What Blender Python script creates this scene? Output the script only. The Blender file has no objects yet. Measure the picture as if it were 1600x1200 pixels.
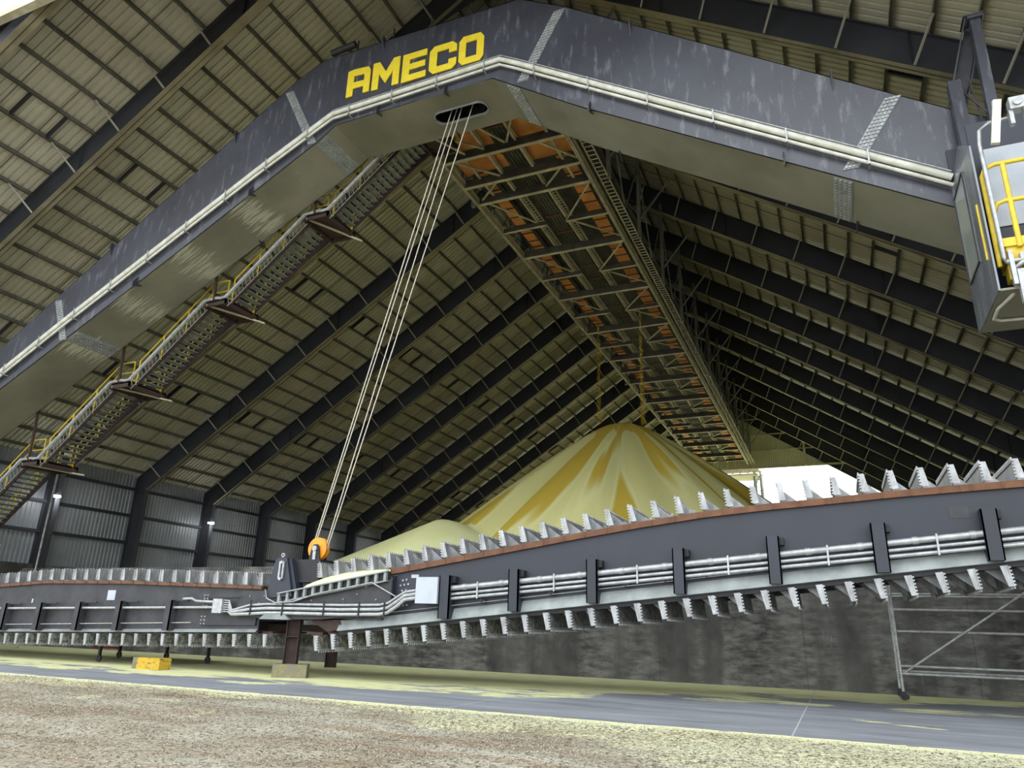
import bpy, math, random
from mathutils import Vector, Matrix
R = math.radians
S = bpy.context.scene
col = S.collection
rnd = random.Random(7)

# ------------------------------------------------------------------ camera
cam_d = bpy.data.cameras.new('camera'); cam = bpy.data.objects.new('camera', cam_d); col.objects.link(cam)
rt = Vector((0.91692935, 0.39805884, 0.02810206)); up = Vector((0.10286105, -0.30380831, 0.94716425)); fw = Vector((-0.38556474, 0.86559209, 0.31951551))
m = Matrix(((rt.x, up.x, -fw.x, 0), (rt.y, up.y, -fw.y, 0), (rt.z, up.z, -fw.z, 1.7), (0, 0, 0, 1)))
cam.matrix_world = m
cam_d.sensor_width = 36; cam_d.lens = 1123.05 / 1600 * 36; cam_d.clip_end = 1000; cam_d.clip_start = .05
S.camera = cam
# ------------------------------------------------------------------ sky, exposure
w = bpy.data.worlds.new('world'); S.world = w; w.use_nodes = True
bg = w.node_tree.nodes['Background']; bg.inputs[0].default_value = (0.90, 0.95, 1.0, 1); bg.inputs[1].default_value = 1.0
S.view_settings.view_transform = 'Standard'; S.view_settings.look = 'None'
S.view_settings.gamma = 1; S.view_settings.use_curve_mapping = False
S.view_settings.exposure = 1.8

# ------------------------------------------------------------------ materials
def lin(c): return tuple(((x / 255) / 12.92 if x / 255 <= .04045 else ((x / 255 + .055) / 1.055) ** 2.4) for x in c)
class NT:
    def __init__(s, name):
        s.m = bpy.data.materials.new(name); s.m.use_nodes = True; s.t = s.m.node_tree
        s.b = s.t.nodes['Principled BSDF']
    def n(s, typ, **k):
        o = s.t.nodes.new(typ)
        for a, v in k.items(): setattr(o, a, v)
        return o
    def l(s, a, b): s.t.links.new(a, b)
    def pos(s, scale=(1, 1, 1)):
        g = s.n('ShaderNodeNewGeometry'); mp = s.n('ShaderNodeMapping'); mp.inputs['Scale'].default_value = scale
        s.l(g.outputs['Position'], mp.inputs['Vector']); return mp.outputs[0]
    def noise(s, vec, scale=1, detail=4, rough=.55):
        o = s.n('ShaderNodeTexNoise'); o.inputs['Scale'].default_value = scale; o.inputs['Detail'].default_value = detail; o.inputs['Roughness'].default_value = rough
        s.l(vec, o.inputs['Vector']); return o.outputs['Fac']
    def ramp(s, fac, a, b, ca=(0, 0, 0), cb=(1, 1, 1)):
        o = s.n('ShaderNodeValToRGB'); e = o.color_ramp.elements
        e[0].position = a; e[1].position = b; e[0].color = (*ca, 1); e[1].color = (*cb, 1)
        s.l(fac, o.inputs[0]); return o.outputs[0]
    def mix(s, f, a, b):
        o = s.n('ShaderNodeMix', data_type='RGBA')
        for v, i in ((f, 0), (a, 6), (b, 7)):
            if hasattr(v, 'is_output'): s.l(v, o.inputs[i])
            elif i == 0: o.inputs[0].default_value = v
            else: o.inputs[i].default_value = (*v, 1)
        return o.outputs[2]
    def math(s, op, a, b=None, clamp=False):
        o = s.n('ShaderNodeMath', operation=op); o.use_clamp = clamp
        for v, i in ((a, 0), (b, 1)):
            if v is None: continue
            if hasattr(v, 'is_output'): s.l(v, o.inputs[i])
            else: o.inputs[i].default_value = v
        return o.outputs[0]
    def bump(s, h, strength=.3, dist=.02):
        o = s.n('ShaderNodeBump'); o.inputs['Strength'].default_value = strength; o.inputs['Distance'].default_value = dist
        s.l(h, o.inputs['Height']); s.l(o.outputs[0], s.b.inputs['Normal'])
    def done(s, colour, rough=.6, metal=0, spec=.5):
        if hasattr(colour, 'is_output'): s.l(colour, s.b.inputs['Base Color'])
        else: s.b.inputs['Base Color'].default_value = (*colour, 1)
        if hasattr(rough, 'is_output'): s.l(rough, s.b.inputs['Roughness'])
        else: s.b.inputs['Roughness'].default_value = rough
        s.b.inputs['Metallic'].default_value = metal; s.b.inputs['Specular IOR Level'].default_value = spec
        return s.m
def mat(name, c1, c2=None, rough=.6, metal=0, scale=(1, 1, 1), ns=1.0, lo=.35, hi=.65, bump=0, bs=30, spec=.5):
    t = NT(name); p = t.pos(scale); c = lin(c1)
    if c2: c = t.mix(t.ramp(t.noise(p, ns, 5), lo, hi), lin(c1), lin(c2))
    if bump: t.bump(t.noise(t.pos(), bs, 3), bump, .01)
    return t.done(c, rough, metal, spec)
MT = {}
MT['panel'] = mat('roof_panel_khaki', (196, 192, 172), (180, 175, 154), .5, 0, (.3, .3, .3), 1.5)
MT['purlin'] = mat('purlin_grey', (112, 112, 100), (88, 86, 76), .6)
MT['navy'] = mat('navy_steel', (60, 62, 67), (46, 47, 51), .7, ns=.3, spec=.25)
MT['dust'] = mat('underlit_dusty_flange', (150, 142, 116), (122, 114, 90), .85, ns=.8, spec=.2)  # dust khaki, with light from below painted into the tone
MT['rod'] = mat('pale_rod', (158, 156, 142), None, .5)
MT['clad'] = mat('wall_cladding_grey', (140, 144, 148), (120, 124, 128), .45, ns=.4)
MT['gable'] = mat('gable_cladding', (206, 206, 168), (190, 190, 150), .5, ns=.6)
MT['white_clad'] = mat('white_cladding', (205, 214, 224), None, .45)
MT['rust'] = mat('rust_brown', (90, 60, 42), (112, 76, 52), .8, ns=3, bump=.3)
MT['rustdark'] = mat('dark_rusty_steel', (64, 46, 40), (48, 36, 32), .8, ns=3, bump=.2)
MT['link'] = mat('chain_link_brown', (84, 48, 40), (60, 34, 30), .7, ns=8)
MT['pipe'] = mat('galvanised_pipe', (176, 178, 178), (150, 152, 152), .35, .35, ns=6)
MT['whitepipe'] = mat('pale_conduit', (200, 200, 188), (176, 174, 158), .45, 0, ns=3)
MT['yellow'] = mat('yellow_paint', (214, 190, 50), (196, 168, 40), .5, ns=4)
MT['letter'] = mat('letter_yellow', (226, 204, 52), (216, 192, 44), .5, ns=4)
MT['orange'] = mat('orange_sheave', (240, 158, 30), (224, 140, 26), .45, ns=5)
MT['deck'] = mat('orange_brown_deck', (222, 152, 84), (192, 124, 66), .8, ns=1.2)
MT['black'] = mat('black_steel', (34, 34, 38), (24, 24, 26), .6, ns=3)
MT['grille'] = mat('pan_grey', (96, 95, 84), (72, 71, 62), .7, ns=3)
MT['white'] = mat('white_enamel', (176, 182, 190), (164, 170, 178), .4, ns=2)
MT['gallery'] = mat('dusty_gallery_steel', (202, 194, 166), (164, 156, 130), .75, ns=1.5)
MT['gallerydark'] = mat('gallery_web_dark', (84, 81, 71), (62, 60, 53), .8, ns=1.5)
MT['wood'] = mat('grey_block_concrete', (128, 122, 98), (96, 90, 74), .9, ns=5, bump=.5)
MT['scaf'] = mat('scaffold_tube', (178, 180, 178), (144, 144, 142), .4, .3, ns=6)
MT['rope'] = mat('steel_rope', (206, 200, 186), (176, 168, 150), .5, .2, (1, 1, 4), 6)
MT['tread'] = mat('tread_grey', (136, 138, 130), (108, 110, 104), .6, ns=4)
MT['lamp_body'] = mat('lamp_body_pale', (206, 208, 190), None, .5)
def m_sheet():
    t = NT('dark_glossy_sheet'); f = t.ramp(t.noise(t.pos((1, 2, .3)), 1.3, 5), .3, .7)
    return t.done(t.mix(f, lin((140, 144, 148)), lin((98, 102, 108))), .25, .3)
MT['sheet'] = m_sheet()
def m_girder():
    t = NT('portal_slate_paint')
    p = t.pos((1, 1, 1))
    base = t.mix(t.ramp(t.noise(p, .35, 4), .35, .65), lin((62, 64, 72)), lin((50, 51, 58)))
    st = t.ramp(t.noise(t.pos((2.2, 1, .45)), 1.6, 8, .72), .54, .70)
    c = t.mix(t.math('MULTIPLY', st, .27), base, lin((176, 178, 184)))
    return t.done(c, .38, .0, .6)
MT['girder'] = m_girder()
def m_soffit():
    t = NT('portal_soffit_bounce_dusty')
    base = t.mix(t.ramp(t.noise(t.pos((.5, .5, .5)), .6, 4), .35, .65), lin((136, 133, 118)), lin((108, 106, 92)))  # base olive carries light bounced off ground and pile; dust smears follow
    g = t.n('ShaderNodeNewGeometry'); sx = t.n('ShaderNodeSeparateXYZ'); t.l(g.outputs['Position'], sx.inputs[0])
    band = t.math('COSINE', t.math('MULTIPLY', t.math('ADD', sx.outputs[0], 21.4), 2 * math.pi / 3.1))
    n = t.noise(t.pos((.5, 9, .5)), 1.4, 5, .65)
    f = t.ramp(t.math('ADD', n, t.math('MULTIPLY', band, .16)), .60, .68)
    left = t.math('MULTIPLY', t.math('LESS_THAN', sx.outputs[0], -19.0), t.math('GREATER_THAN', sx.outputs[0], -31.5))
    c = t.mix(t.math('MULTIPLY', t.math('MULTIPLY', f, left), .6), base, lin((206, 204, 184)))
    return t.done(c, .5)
MT['soffit'] = m_soffit()
def m_boom():
    t = NT('boom_slate_paint')
    base = t.mix(t.ramp(t.noise(t.pos((.6, 1, .6)), .8, 5), .35, .65), lin((40, 44, 56)), lin((34, 37, 46)))
    sp = t.ramp(t.noise(t.pos((3, 1, 1)), 6, 5, .7), .70, .76)
    return t.done(t.mix(t.math('MULTIPLY', sp, .35), base, lin((150, 150, 152))), .5)
MT['boom'] = m_boom()
MT['boomdk'] = mat('boom_old_dark', (58, 58, 62), (42, 42, 45), .6, ns=2.2)
MT['ledge'] = mat('ledge_grey_green', (146, 152, 150), (118, 124, 122), .5, ns=2)
def m_galv():
    t = NT('galvanised_blade'); v = t.n('ShaderNodeTexVoronoi'); v.inputs['Scale'].default_value = 14; t.l(t.pos(), v.inputs['Vector'])
    n = t.noise(t.pos((1, 1, .4)), 5, 6, .65)
    c = t.mix(t.ramp(n, .35, .68), lin((130, 131, 130)), lin((184, 186, 188)))
    c = t.mix(t.math('MULTIPLY', t.ramp(v.outputs['Distance'], 0, .9), .25), c, lin((120, 120, 116)))
    return t.done(c, .45, .25)
MT['galv'] = m_galv()
def m_galvdirty():
    t = NT('galvanised_blade_dirty')
    n = t.noise(t.pos((1.2, 1.2, 1)), 7, 7, .72)
    c = t.mix(t.ramp(n, .44, .64), lin((84, 83, 78)), lin((160, 161, 158)))
    return t.done(c, .6, .15)
MT['galvdirty'] = m_galvdirty()
def m_wall():
    t = NT('sooty_concrete')
    a = t.noise(t.pos((1.0, 1, .75)), .75, 8, .62)
    b = t.noise(t.pos((.8, 1, 2.6)), 1.5, 8, .72)
    colm = t.ramp(t.noise(t.pos((.9, 1, .12)), 1.0, 3, .5), .42, .56)
    c = t.mix(t.ramp(a, .34, .66), lin((46, 45, 43)), lin((90, 89, 85)))
    c = t.mix(t.math('MULTIPLY', t.math('MULTIPLY', t.ramp(b, .42, .62), colm), .55), c, lin((140, 138, 132)))
    c = t.mix(t.math('MULTIPLY', t.ramp(t.noise(t.pos((3, 1, .3)), 2.5, 5, .7), .64, .72), .35), c, lin((150, 148, 142)))
    g = t.n('ShaderNodeNewGeometry'); sx = t.n('ShaderNodeSeparateXYZ'); t.l(g.outputs['Position'], sx.inputs[0])
    k = t.math('ABSOLUTE', t.math('SUBTRACT', t.math('FRACT', t.math('DIVIDE', t.math('ADD', sx.outputs[0], 60), 4.9)), .5))
    j = t.math('GREATER_THAN', k, .4965)
    c = t.mix(t.math('MULTIPLY', j, .4), c, lin((40, 38, 34)))
    t.bump(b, .25, .02)
    return t.done(c, .85)
MT['wall'] = m_wall()
YEL = lin((220, 221, 170)); YEL2 = lin((222, 223, 178))
def m_slab():
    t = NT('slab_with_spilled_sulphur')
    a = t.noise(t.pos((.25, 1.4, 1)), 1.2, 7, .65)
    c = t.mix(t.ramp(a, .35, .68), lin((112, 114, 119)), lin((146, 149, 154)))
    sc = t.ramp(t.noise(t.pos((.12, 2.5, 1)), 3.0, 6, .7), .58, .66)
    c = t.mix(t.math('MULTIPLY', sc, .35), c, lin((176, 178, 182)))
    g = t.n('ShaderNodeNewGeometry'); sx = t.n('ShaderNodeSeparateXYZ'); t.l(g.outputs['Position'], sx.inputs[0])
    X, Y = sx.outputs[0], sx.outputs[1]
    # how much has fallen: most under the machine at the left and against the wall
    n = t.noise(t.pos((.35, .9, 1)), .8, 8, .66)
    edge = t.math('ADD', t.math('MULTIPLY', t.math('ADD', X, 14), .40), 16.9)     # front limit moves back to the right
    edge = t.math('MINIMUM', t.math('MAXIMUM', edge, 16.4), 25.2)
    f = t.math('DIVIDE', t.math('SUBTRACT', Y, edge), 3.2)
    f = t.math('ADD', f, t.math('MULTIPLY', t.math('SUBTRACT', n, .5), 3.4))
    f = t.ramp(t.math('ADD', f, t.math('MULTIPLY', blobs(t, X, Y, SB), t.ramp(t.noise(t.pos((.5, 2.6, 1)), 1.6, 6, .65), .46, .52))), .34, .50)
    wl = t.math('GREATER_THAN', t.math('ADD', Y, t.math('MULTIPLY', n, .9)), 27.2)
    f = t.math('MAXIMUM', f, wl)
    fl = t.math('LESS_THAN', t.math('ADD', Y, t.math('MULTIPLY', t.noise(t.pos(), 3, 4), .35)), 15.02)
    f = t.math('MAXIMUM', f, fl)
    c = t.mix(f, c, t.mix(t.ramp(t.noise(t.pos((.5, 1, 1)), 2.5, 5), .35, .65), YEL, lin((206, 206, 148))))
    jx = t.math('LESS_THAN', t.math('ABSOLUTE', t.math('SUBTRACT', t.math('FRACT', t.math('DIVIDE', t.math('ADD', X, 60.5), 7.0)), .5)), .0022)
    c = t.mix(t.math('MULTIPLY', jx, .7), c, lin((186, 188, 190)))
    t.bump(n, .1, .02)
    return t.done(c, .8)
DB = [(-6.6, 12.8, 2.0, .9, 1.25, 1.6), (-11.35, 11.2, 2.0, .28, 1.71, 1.5), (-15.5, 11.9, 1.5, .3, 1.9, 1.4), (-13.6, 12.9, 1.6, .25, 1.8, 1.0), (-1.7, 13.1, 3.4, 1.3, 0, .9), (1.5, 13.2, 2.2, 1.3, 0, .9)]
SB = [(-8.4, 19.6, 2.6, 2.0, .5, 3.0), (-11.5, 18.3, 2.4, .7, 0, 2.0), (.8, 18.25, 1.4, .2, -.46, 5.0), (-2.2, 21.5, 2.0, .8, .2, 1.5), (2.5, 22.0, 2.5, .8, .1, 1.5)]
def blobs(t, X, Y, lst):
    out = None
    for cx, cy, a, b_, rot, k in lst:
        dx = t.math('SUBTRACT', X, cx); dy = t.math('SUBTRACT', Y, cy); c_, s_ = math.cos(rot), math.sin(rot)
        u = t.math('DIVIDE', t.math('ADD', t.math('MULTIPLY', dx, c_), t.math('MULTIPLY', dy, s_)), a)
        v = t.math('DIVIDE', t.math('SUBTRACT', t.math('MULTIPLY', dy, c_), t.math('MULTIPLY', dx, s_)), b_)
        d = t.math('SUBTRACT', 1, t.math('ADD', t.math('MULTIPLY', u, u), t.math('MULTIPLY', v, v)))
        d = t.math('MULTIPLY', t.math('MAXIMUM', d, 0), k)
        out = d if out is None else t.math('ADD', out, d)
    return out
def m_dirt():
    t = NT('gravelly_dirt_with_sulphur')
    a = t.noise(t.pos((.5, 1, 1)), .55, 6, .6); b = t.noise(t.pos(), 14, 6, .75); v = t.noise(t.pos((.35, 1, 1)), .6, 6, .62)
    c = t.mix(t.ramp(a, .38, .62), lin((146, 133, 110)), lin((188, 184, 166)))
    vo = t.n('ShaderNodeTexVoronoi'); vo.inputs['Scale'].default_value = 26; t.l(t.pos(), vo.inputs['Vector'])
    sv = t.n('ShaderNodeSeparateColor'); t.l(vo.outputs['Color'], sv.inputs[0])
    stone = t.math('MULTIPLY', t.ramp(vo.outputs['Distance'], .30, .42, (1, 1, 1), (0, 0, 0)), t.math('GREATER_THAN', sv.outputs[0], .35))
    c = t.mix(t.math('MULTIPLY', stone, .8), c, t.mix(t.ramp(sv.outputs[1], .3, .7), lin((92, 80, 72)), lin((198, 190, 172))))
    c = t.mix(t.math('MULTIPLY', t.ramp(b, .50, .58), .8), c, lin((66, 57, 50)))
    g = t.n('ShaderNodeNewGeometry'); sx = t.n('ShaderNodeSeparateXYZ'); t.l(g.outputs['Position'], sx.inputs[0])
    X, Y = sx.outputs[0], sx.outputs[1]
    near = t.math('DIVIDE', t.math('SUBTRACT', Y, 13.4), 1.6)
    rb = t.math('MULTIPLY', t.math('SUBTRACT', X, -9.0), .10, True)
    rb = t.math('MINIMUM', t.math('MAXIMUM', rb, 0), .8)
    f = t.math('ADD', near, t.math('MULTIPLY', t.math('SUBTRACT', v, .5), 4.2)); f = t.math('ADD', f, t.math('MULTIPLY', rb, 1.6)); f = t.math('ADD', f, .28)
    f = t.math('ADD', f, blobs(t, X, Y, DB))
    str_ = t.n('ShaderNodeMapping'); str_.inputs['Rotation'].default_value = (0, 0, -.45); str_.inputs['Scale'].default_value = (.18, 1.5, 1)
    gg = t.n('ShaderNodeNewGeometry'); t.l(gg.outputs['Position'], str_.inputs['Vector'])
    trk = t.noise(str_.outputs[0], .9, 4, .6)
    c = t.mix(t.math('MULTIPLY', t.ramp(trk, .56, .62), .5), c, lin((138, 112, 86)))
    f = t.math('ADD', f, t.math('MULTIPLY', t.ramp(trk, .34, .40, (1, 1, 1), (0, 0, 0)), 1.0))
    f = t.math('MULTIPLY', t.ramp(f, .35, .95), t.ramp(b, .44, .56, (1, 1, 1), (0, 0, 0)))
    c = t.mix(t.math('MULTIPLY', f, .9), c, YEL2)
    c = t.mix(t.ramp(t.math('ADD', Y, t.math('MULTIPLY', v, .5)), 14.75, 14.95) if False else t.math('MULTIPLY', t.math('GREATER_THAN', t.math('ADD', Y, t.math('MULTIPLY', b, .7)), 14.95), .9), c, YEL2)
    t.bump(t.math('ADD', b, stone), .9, .03)
    return t.done(c, .95, 0, .2)
MT['dirt'] = m_dirt(); MT['slab'] = m_slab()
MT['stonedark'] = mat('gravel_stone_dark', (70, 62, 56), (100, 90, 80), .9, ns=9)
MT['stone'] = mat('gravel_stone', (150, 138, 118), (176, 166, 142), .9, ns=9)
AP = (-13.25, 50.0)
def m_pile(pale):
    t = NT('sulphur_streaked' if not pale else 'sulphur_pale')
    if pale:
        c = t.mix(t.ramp(t.noise(t.pos(), .5, 5), .4, .6), lin((240, 241, 184)), lin((234, 235, 170)))  # fresh pale sulphur, brightened in colour for daylight near the opening
        t.bump(t.noise(t.pos(), 6, 5), .15, .05)
        return t.done(c, .9, 0, .1)
    g = t.n('ShaderNodeNewGeometry'); sx = t.n('ShaderNodeSeparateXYZ'); t.l(g.outputs['Position'], sx.inputs[0])
    dx = t.math('SUBTRACT', sx.outputs[0], AP[0]); dy = t.math('SUBTRACT', sx.outputs[1], AP[1])
    ang = t.math('ARCTAN2', dx, t.math('MULTIPLY', dy, -1))
    r = t.math('SQRT', t.math('ADD', t.math('MULTIPLY', dx, dx), t.math('MULTIPLY', dy, dy)))
    cx = t.n('ShaderNodeCombineXYZ'); t.l(t.math('MULTIPLY', ang, 3.6), cx.inputs[0]); t.l(t.math('MULTIPLY', r, .035), cx.inputs[1]); cx.inputs[2].default_value = 5.7
    n = t.noise(cx.outputs[0], 1.3, 2, .45)
    top = t.math('DIVIDE', t.math('SUBTRACT', 3.8, r), 7.0)
    f = t.ramp(t.math('ADD', n, t.math('MAXIMUM', top, 0)), .485, .52)
    e = t.ramp(t.math('ABSOLUTE', t.math('SUBTRACT', n, .475)), 0, .03, (1, 1, 1), (0, 0, 0))
    c = t.mix(f, lin((226, 223, 152)), lin((208, 182, 74)))
    c = t.mix(t.math('MULTIPLY', e, .45), c, lin((240, 238, 180)))
    t.bump(t.noise(t.pos(), 5, 5), .12, .05)
    return t.done(c, .85, 0, .15)
MT['pile'] = m_pile(False); MT['pale'] = m_pile(True)
def m_yblock():
    t = NT('block_yellow_worn'); f = t.ramp(t.noise(t.pos((1, 1, 3)), 4, 5, .7), .38, .46)
    return t.done(t.mix(f, lin((104, 92, 66)), lin((188, 154, 42))), .8)
MT['yblock'] = m_yblock()
def m_mossy():
    t = NT('concrete_block_sulphur_stained'); f = t.ramp(t.noise(t.pos(), 4, 5, .7), .54, .64)
    t.bump(t.noise(t.pos(), 30, 4), .5, .01)
    return t.done(t.mix(f, lin((120, 114, 98)), lin((138, 132, 70))), .9)
MT['mossy'] = m_mossy()
def emit(name, c, s):
    mm = bpy.data.materials.new(name); mm.use_nodes = True; b = mm.node_tree.nodes['Principled BSDF']
    b.inputs['Emission Color'].default_value = (*lin(c), 1); b.inputs['Emission Strength'].default_value = s; return mm
MT['glow'] = emit('lit_lamp', (240, 250, 250), 12)
def m_glass():
    t = NT('cabin_window_glass'); t.b.inputs['Transmission Weight'].default_value = .35
    return t.done(lin((170, 178, 170)), .12)
MT['glass'] = m_glass()
def m_fall():
    t = NT('falling_dust'); tr = t.n('ShaderNodeBsdfTransparent'); df = t.n('ShaderNodeBsdfDiffuse'); df.inputs[0].default_value = (*lin((200, 170, 50)), 1)
    mx = t.n('ShaderNodeMixShader'); lw = t.n('ShaderNodeLayerWeight'); lw.inputs[0].default_value = .5
    n = t.ramp(t.noise(t.pos((2, 1, .1)), 1, 1), 0, .7)
    inv = t.math('SUBTRACT', 1, lw.outputs['Facing'])
    f = t.math('MULTIPLY', t.math('MULTIPLY', inv, inv), t.math('MULTIPLY', n, .32))
    t.l(f, mx.inputs[0]); t.l(tr.outputs[0], mx.inputs[1]); t.l(df.outputs[0], mx.inputs[2])
    t.l(mx.outputs[0], t.t.nodes['Material Output'].inputs['Surface']); return t.m
MT['fall'] = m_fall()

# ------------------------------------------------------------------ mesh helpers
class MB:
    def __init__(s): s.v = []; s.f = []; s.mi = []; s.smooth = set()
    def add(s, vs, fs, k=0, sm=False):
        b = len(s.v); s.v += [tuple(v) for v in vs]
        for f in fs:
            if sm: s.smooth.add(len(s.f))
            s.f.append(tuple(b + i for i in f)); s.mi.append(k)
        return s
    def box(s, a, b, k=0):
        (x0, y0, z0), (x1, y1, z1) = a, b
        x0, x1 = min(x0, x1), max(x0, x1); y0, y1 = min(y0, y1), max(y0, y1); z0, z1 = min(z0, z1), max(z0, z1)
        return s.add([(x0, y0, z0), (x1, y0, z0), (x1, y1, z0), (x0, y1, z0), (x0, y0, z1), (x1, y0, z1), (x1, y1, z1), (x0, y1, z1)],
                     [(0, 3, 2, 1), (4, 5, 6, 7), (0, 1, 5, 4), (1, 2, 6, 5), (2, 3, 7, 6), (3, 0, 4, 7)], k)
    def bar(s, p, q, w, h, upv=(0, 0, 1), k=0, kb=None):
        """rectangular bar from p to q; w across, h along upv; kb = material of its lower face"""
        p, q = Vector(p), Vector(q); d = (q - p).normalized(); u = Vector(upv)
        if abs(d.dot(u)) > .999: u = Vector((0, 1, 0))
        r = d.cross(u).normalized(); u = r.cross(d)
        o = []
        for c in (p, q):
            for a, b in ((-1, -1), (1, -1), (1, 1), (-1, 1)): o.append(c + r * a * w / 2 + u * b * h / 2)
        s.add(o, [(0, 3, 2, 1), (4, 5, 6, 7), (1, 2, 6, 5), (2, 3, 7, 6), (3, 0, 4, 7)], k)
        s.add(o, [(0, 1, 5, 4)], k if kb is None else kb); return s
    def tube(s, pts, r, n=8, k=0):
        pts = [Vector(p) for p in pts]; rings = []
        for i, p in enumerate(pts):
            d = ((pts[min(i + 1, len(pts) - 1)] - pts[max(i - 1, 0)])).normalized()
            u = Vector((0, 0, 1)) if abs(d.z) < .9 else Vector((0, 1, 0))
            a = d.cross(u).normalized(); b = a.cross(d)
            sc = 1.0
            if 0 < i < len(pts) - 1:
                c = (pts[i + 1] - p).normalized().dot((p - pts[i - 1]).normalized()); sc = 1 / max(.5, math.sqrt((1 + c) / 2))
            rings.append([p + (a * math.cos(t * 2 * math.pi / n) + b * math.sin(t * 2 * math.pi / n)) * r * (sc if True else 1) for t in range(n)])
        vs = [v for rg in rings for v in rg]; fs = []
        for i in range(len(pts) - 1):
            for t in range(n): fs.append((i * n + t, i * n + (t + 1) % n, (i + 1) * n + (t + 1) % n, (i + 1) * n + t))
        s.add(vs, fs, k, True)
        s.add(rings[0], [tuple(range(n))[::-1]], k); s.add(rings[-1], [tuple(range(n))], k); return s
    def prism(s, poly, y0, y1, k=0, axis='y', ks=None):
        """polygon in XZ (or given plane) extruded along axis"""
        n = len(poly)
        def P(a, b, c): return (a, c, b) if axis == 'y' else ((c, a, b) if axis == 'x' else (a, b, c))
        vs = [P(a, b, y0) for a, b in poly] + [P(a, b, y1) for a, b in poly]
        s.add(vs, [tuple(range(n)), tuple(range(2 * n - 1, n - 1, -1))], k)
        s.add(vs, [(i, (i + 1) % n, n + (i + 1) % n, n + i) for i in range(n)], k if ks is None else ks); return s
    def disc(s, c, r, y0, y1, n=24, k=0, r0=0):
        """ring or disc about the Y axis"""
        vs = []
        for y in (y0, y1):
            for rr in ((r,) if r0 == 0 else (r, r0)):
                for t in range(n): vs.append((c[0] + rr * math.cos(2 * math.pi * t / n), y, c[2] + rr * math.sin(2 * math.pi * t / n)))
        if r0 == 0:
            s.add(vs, [tuple(range(n)), tuple(range(2 * n - 1, n - 1, -1))], k)
            s.add(vs, [(i, (i + 1) % n, n + (i + 1) % n, n + i) for i in range(n)], k)
        else:
            f = []
            for i in range(n):
                j = (i + 1) % n
                f += [(i, j, n + j, n + i), (2 * n + i, 3 * n + i, 3 * n + j, 2 * n + j), (i, 2 * n + i, 2 * n + j, j), (n + i, n + j, 3 * n + j, 3 * n + i)]
            s.add(vs, f, k)
        return s
    def build(s, name, mats, parent=None, loc=None, fix=True):
        me = bpy.data.meshes.new(name); me.from_pydata(s.v, [], s.f)
        mats = mats if isinstance(mats, (list, tuple)) else [mats]
        for mm in mats: me.materials.append(MT[mm] if isinstance(mm, str) else mm)
        me.polygons.foreach_set('material_index', s.mi)
        if s.smooth: me.polygons.foreach_set('use_smooth', [i in s.smooth for i in range(len(s.f))])
        me.update()
        if fix:
            import bmesh
            b = bmesh.new(); b.from_mesh(me); bmesh.ops.recalc_face_normals(b, faces=b.faces); b.to_mesh(me); b.free()
        o = bpy.data.objects.new(name, me); col.objects.link(o)
        if parent: o.parent = parent
        if loc: o.location = loc
        return o
def tag(o, label=None, cat=None, group=None, kind=None):
    if label: o['label'] = label
    if cat: o['category'] = cat
    if group: o['group'] = group
    if kind: o['kind'] = kind
    return o
def thing(name, loc, label, cat, group=None, kind=None, rot=(0, 0, 0)):
    o = bpy.data.objects.new(name, None); col.objects.link(o); o.location = loc; o.rotation_euler = rot
    o.empty_display_size = .2
    return tag(o, label, cat, group, kind)
def dup(src, parent=None):
    c = src.copy(); col.objects.link(c); c.parent = parent
    for ch in list(src.children): dup(ch, c)
    return c
def rel(base):                                       # points given in world metres, stored relative to the thing's base
    return lambda *p: (p[0] - base[0], p[1] - base[1], p[2] - base[2])

# ------------------------------------------------------------------ the setting
CX = -13.25; XW = -48.4; YF = 12.8; YR = 106.1; SL = .662
def zb(x): x = CX - abs(x - CX); return 10.66 + SL * (x + 47.27)       # underside of rafters
def zt(x): return zb(x) + 1.7                                        # top of rafters
FR = [YF, 18.35] + [18.35 + 6.75 * k for k in range(1, 14)]
# ground
b = MB(); nx, ny = 150, 56
def gz(x, y):
    return .03 * math.sin(x * 1.3 + y * .7) * math.sin(y * 1.9) + .02 * math.sin(x * 3.1 + 1) * math.sin(y * 2.3 + x) - .035
for j in range(ny + 1):
    for i in range(nx + 1):
        x = -34 + 44 * i / nx; y = 3 + 11.8 * j / ny
        e = min(1, (14.8 - y) / .6, (x + 34) / 2, (10 - x) / 2, (y - 3) / 1.0)
        b.v.append((x, y, gz(x, y) * max(0, e) - .004 + rnd.uniform(-.004, .004) * (e > 0)))
for j in range(ny):
    for i in range(nx):
        a = j * (nx + 1) + i; b.f.append((a, a + 1, a + nx + 2, a + nx + 1)); b.mi.append(0); b.smooth.add(len(b.f) - 1)
b.add([(-34, -60, -.004), (10, -60, -.004), (10, 3, -.004), (-34, 3, -.004)], [(0, 1, 2, 3)])
b.add([(-150, -60, -.004), (-34, -60, -.004), (-34, 14.8, -.004), (-150, 14.8, -.004)], [(0, 1, 2, 3)])
b.add([(10, -60, -.004), (150, -60, -.004), (150, 14.8, -.004), (10, 14.8, -.004)], [(0, 1, 2, 3)])
b.add([(-150, 107, -.004), (150, 107, -.004), (150, 300, -.004), (-150, 300, -.004)], [(0, 1, 2, 3)])
tag(b.build('floor', 'dirt', fix=False), 'gravelly brown dirt apron dusted with pale yellow sulphur', None, None, 'structure')
tag(MB().box((-60, 14.8, -.3), (34, 107, 0)).build('floor', 'slab'), 'grey concrete slab strip with patches of spilled yellow sulphur', None, None, 'structure')
b = MB()
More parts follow.
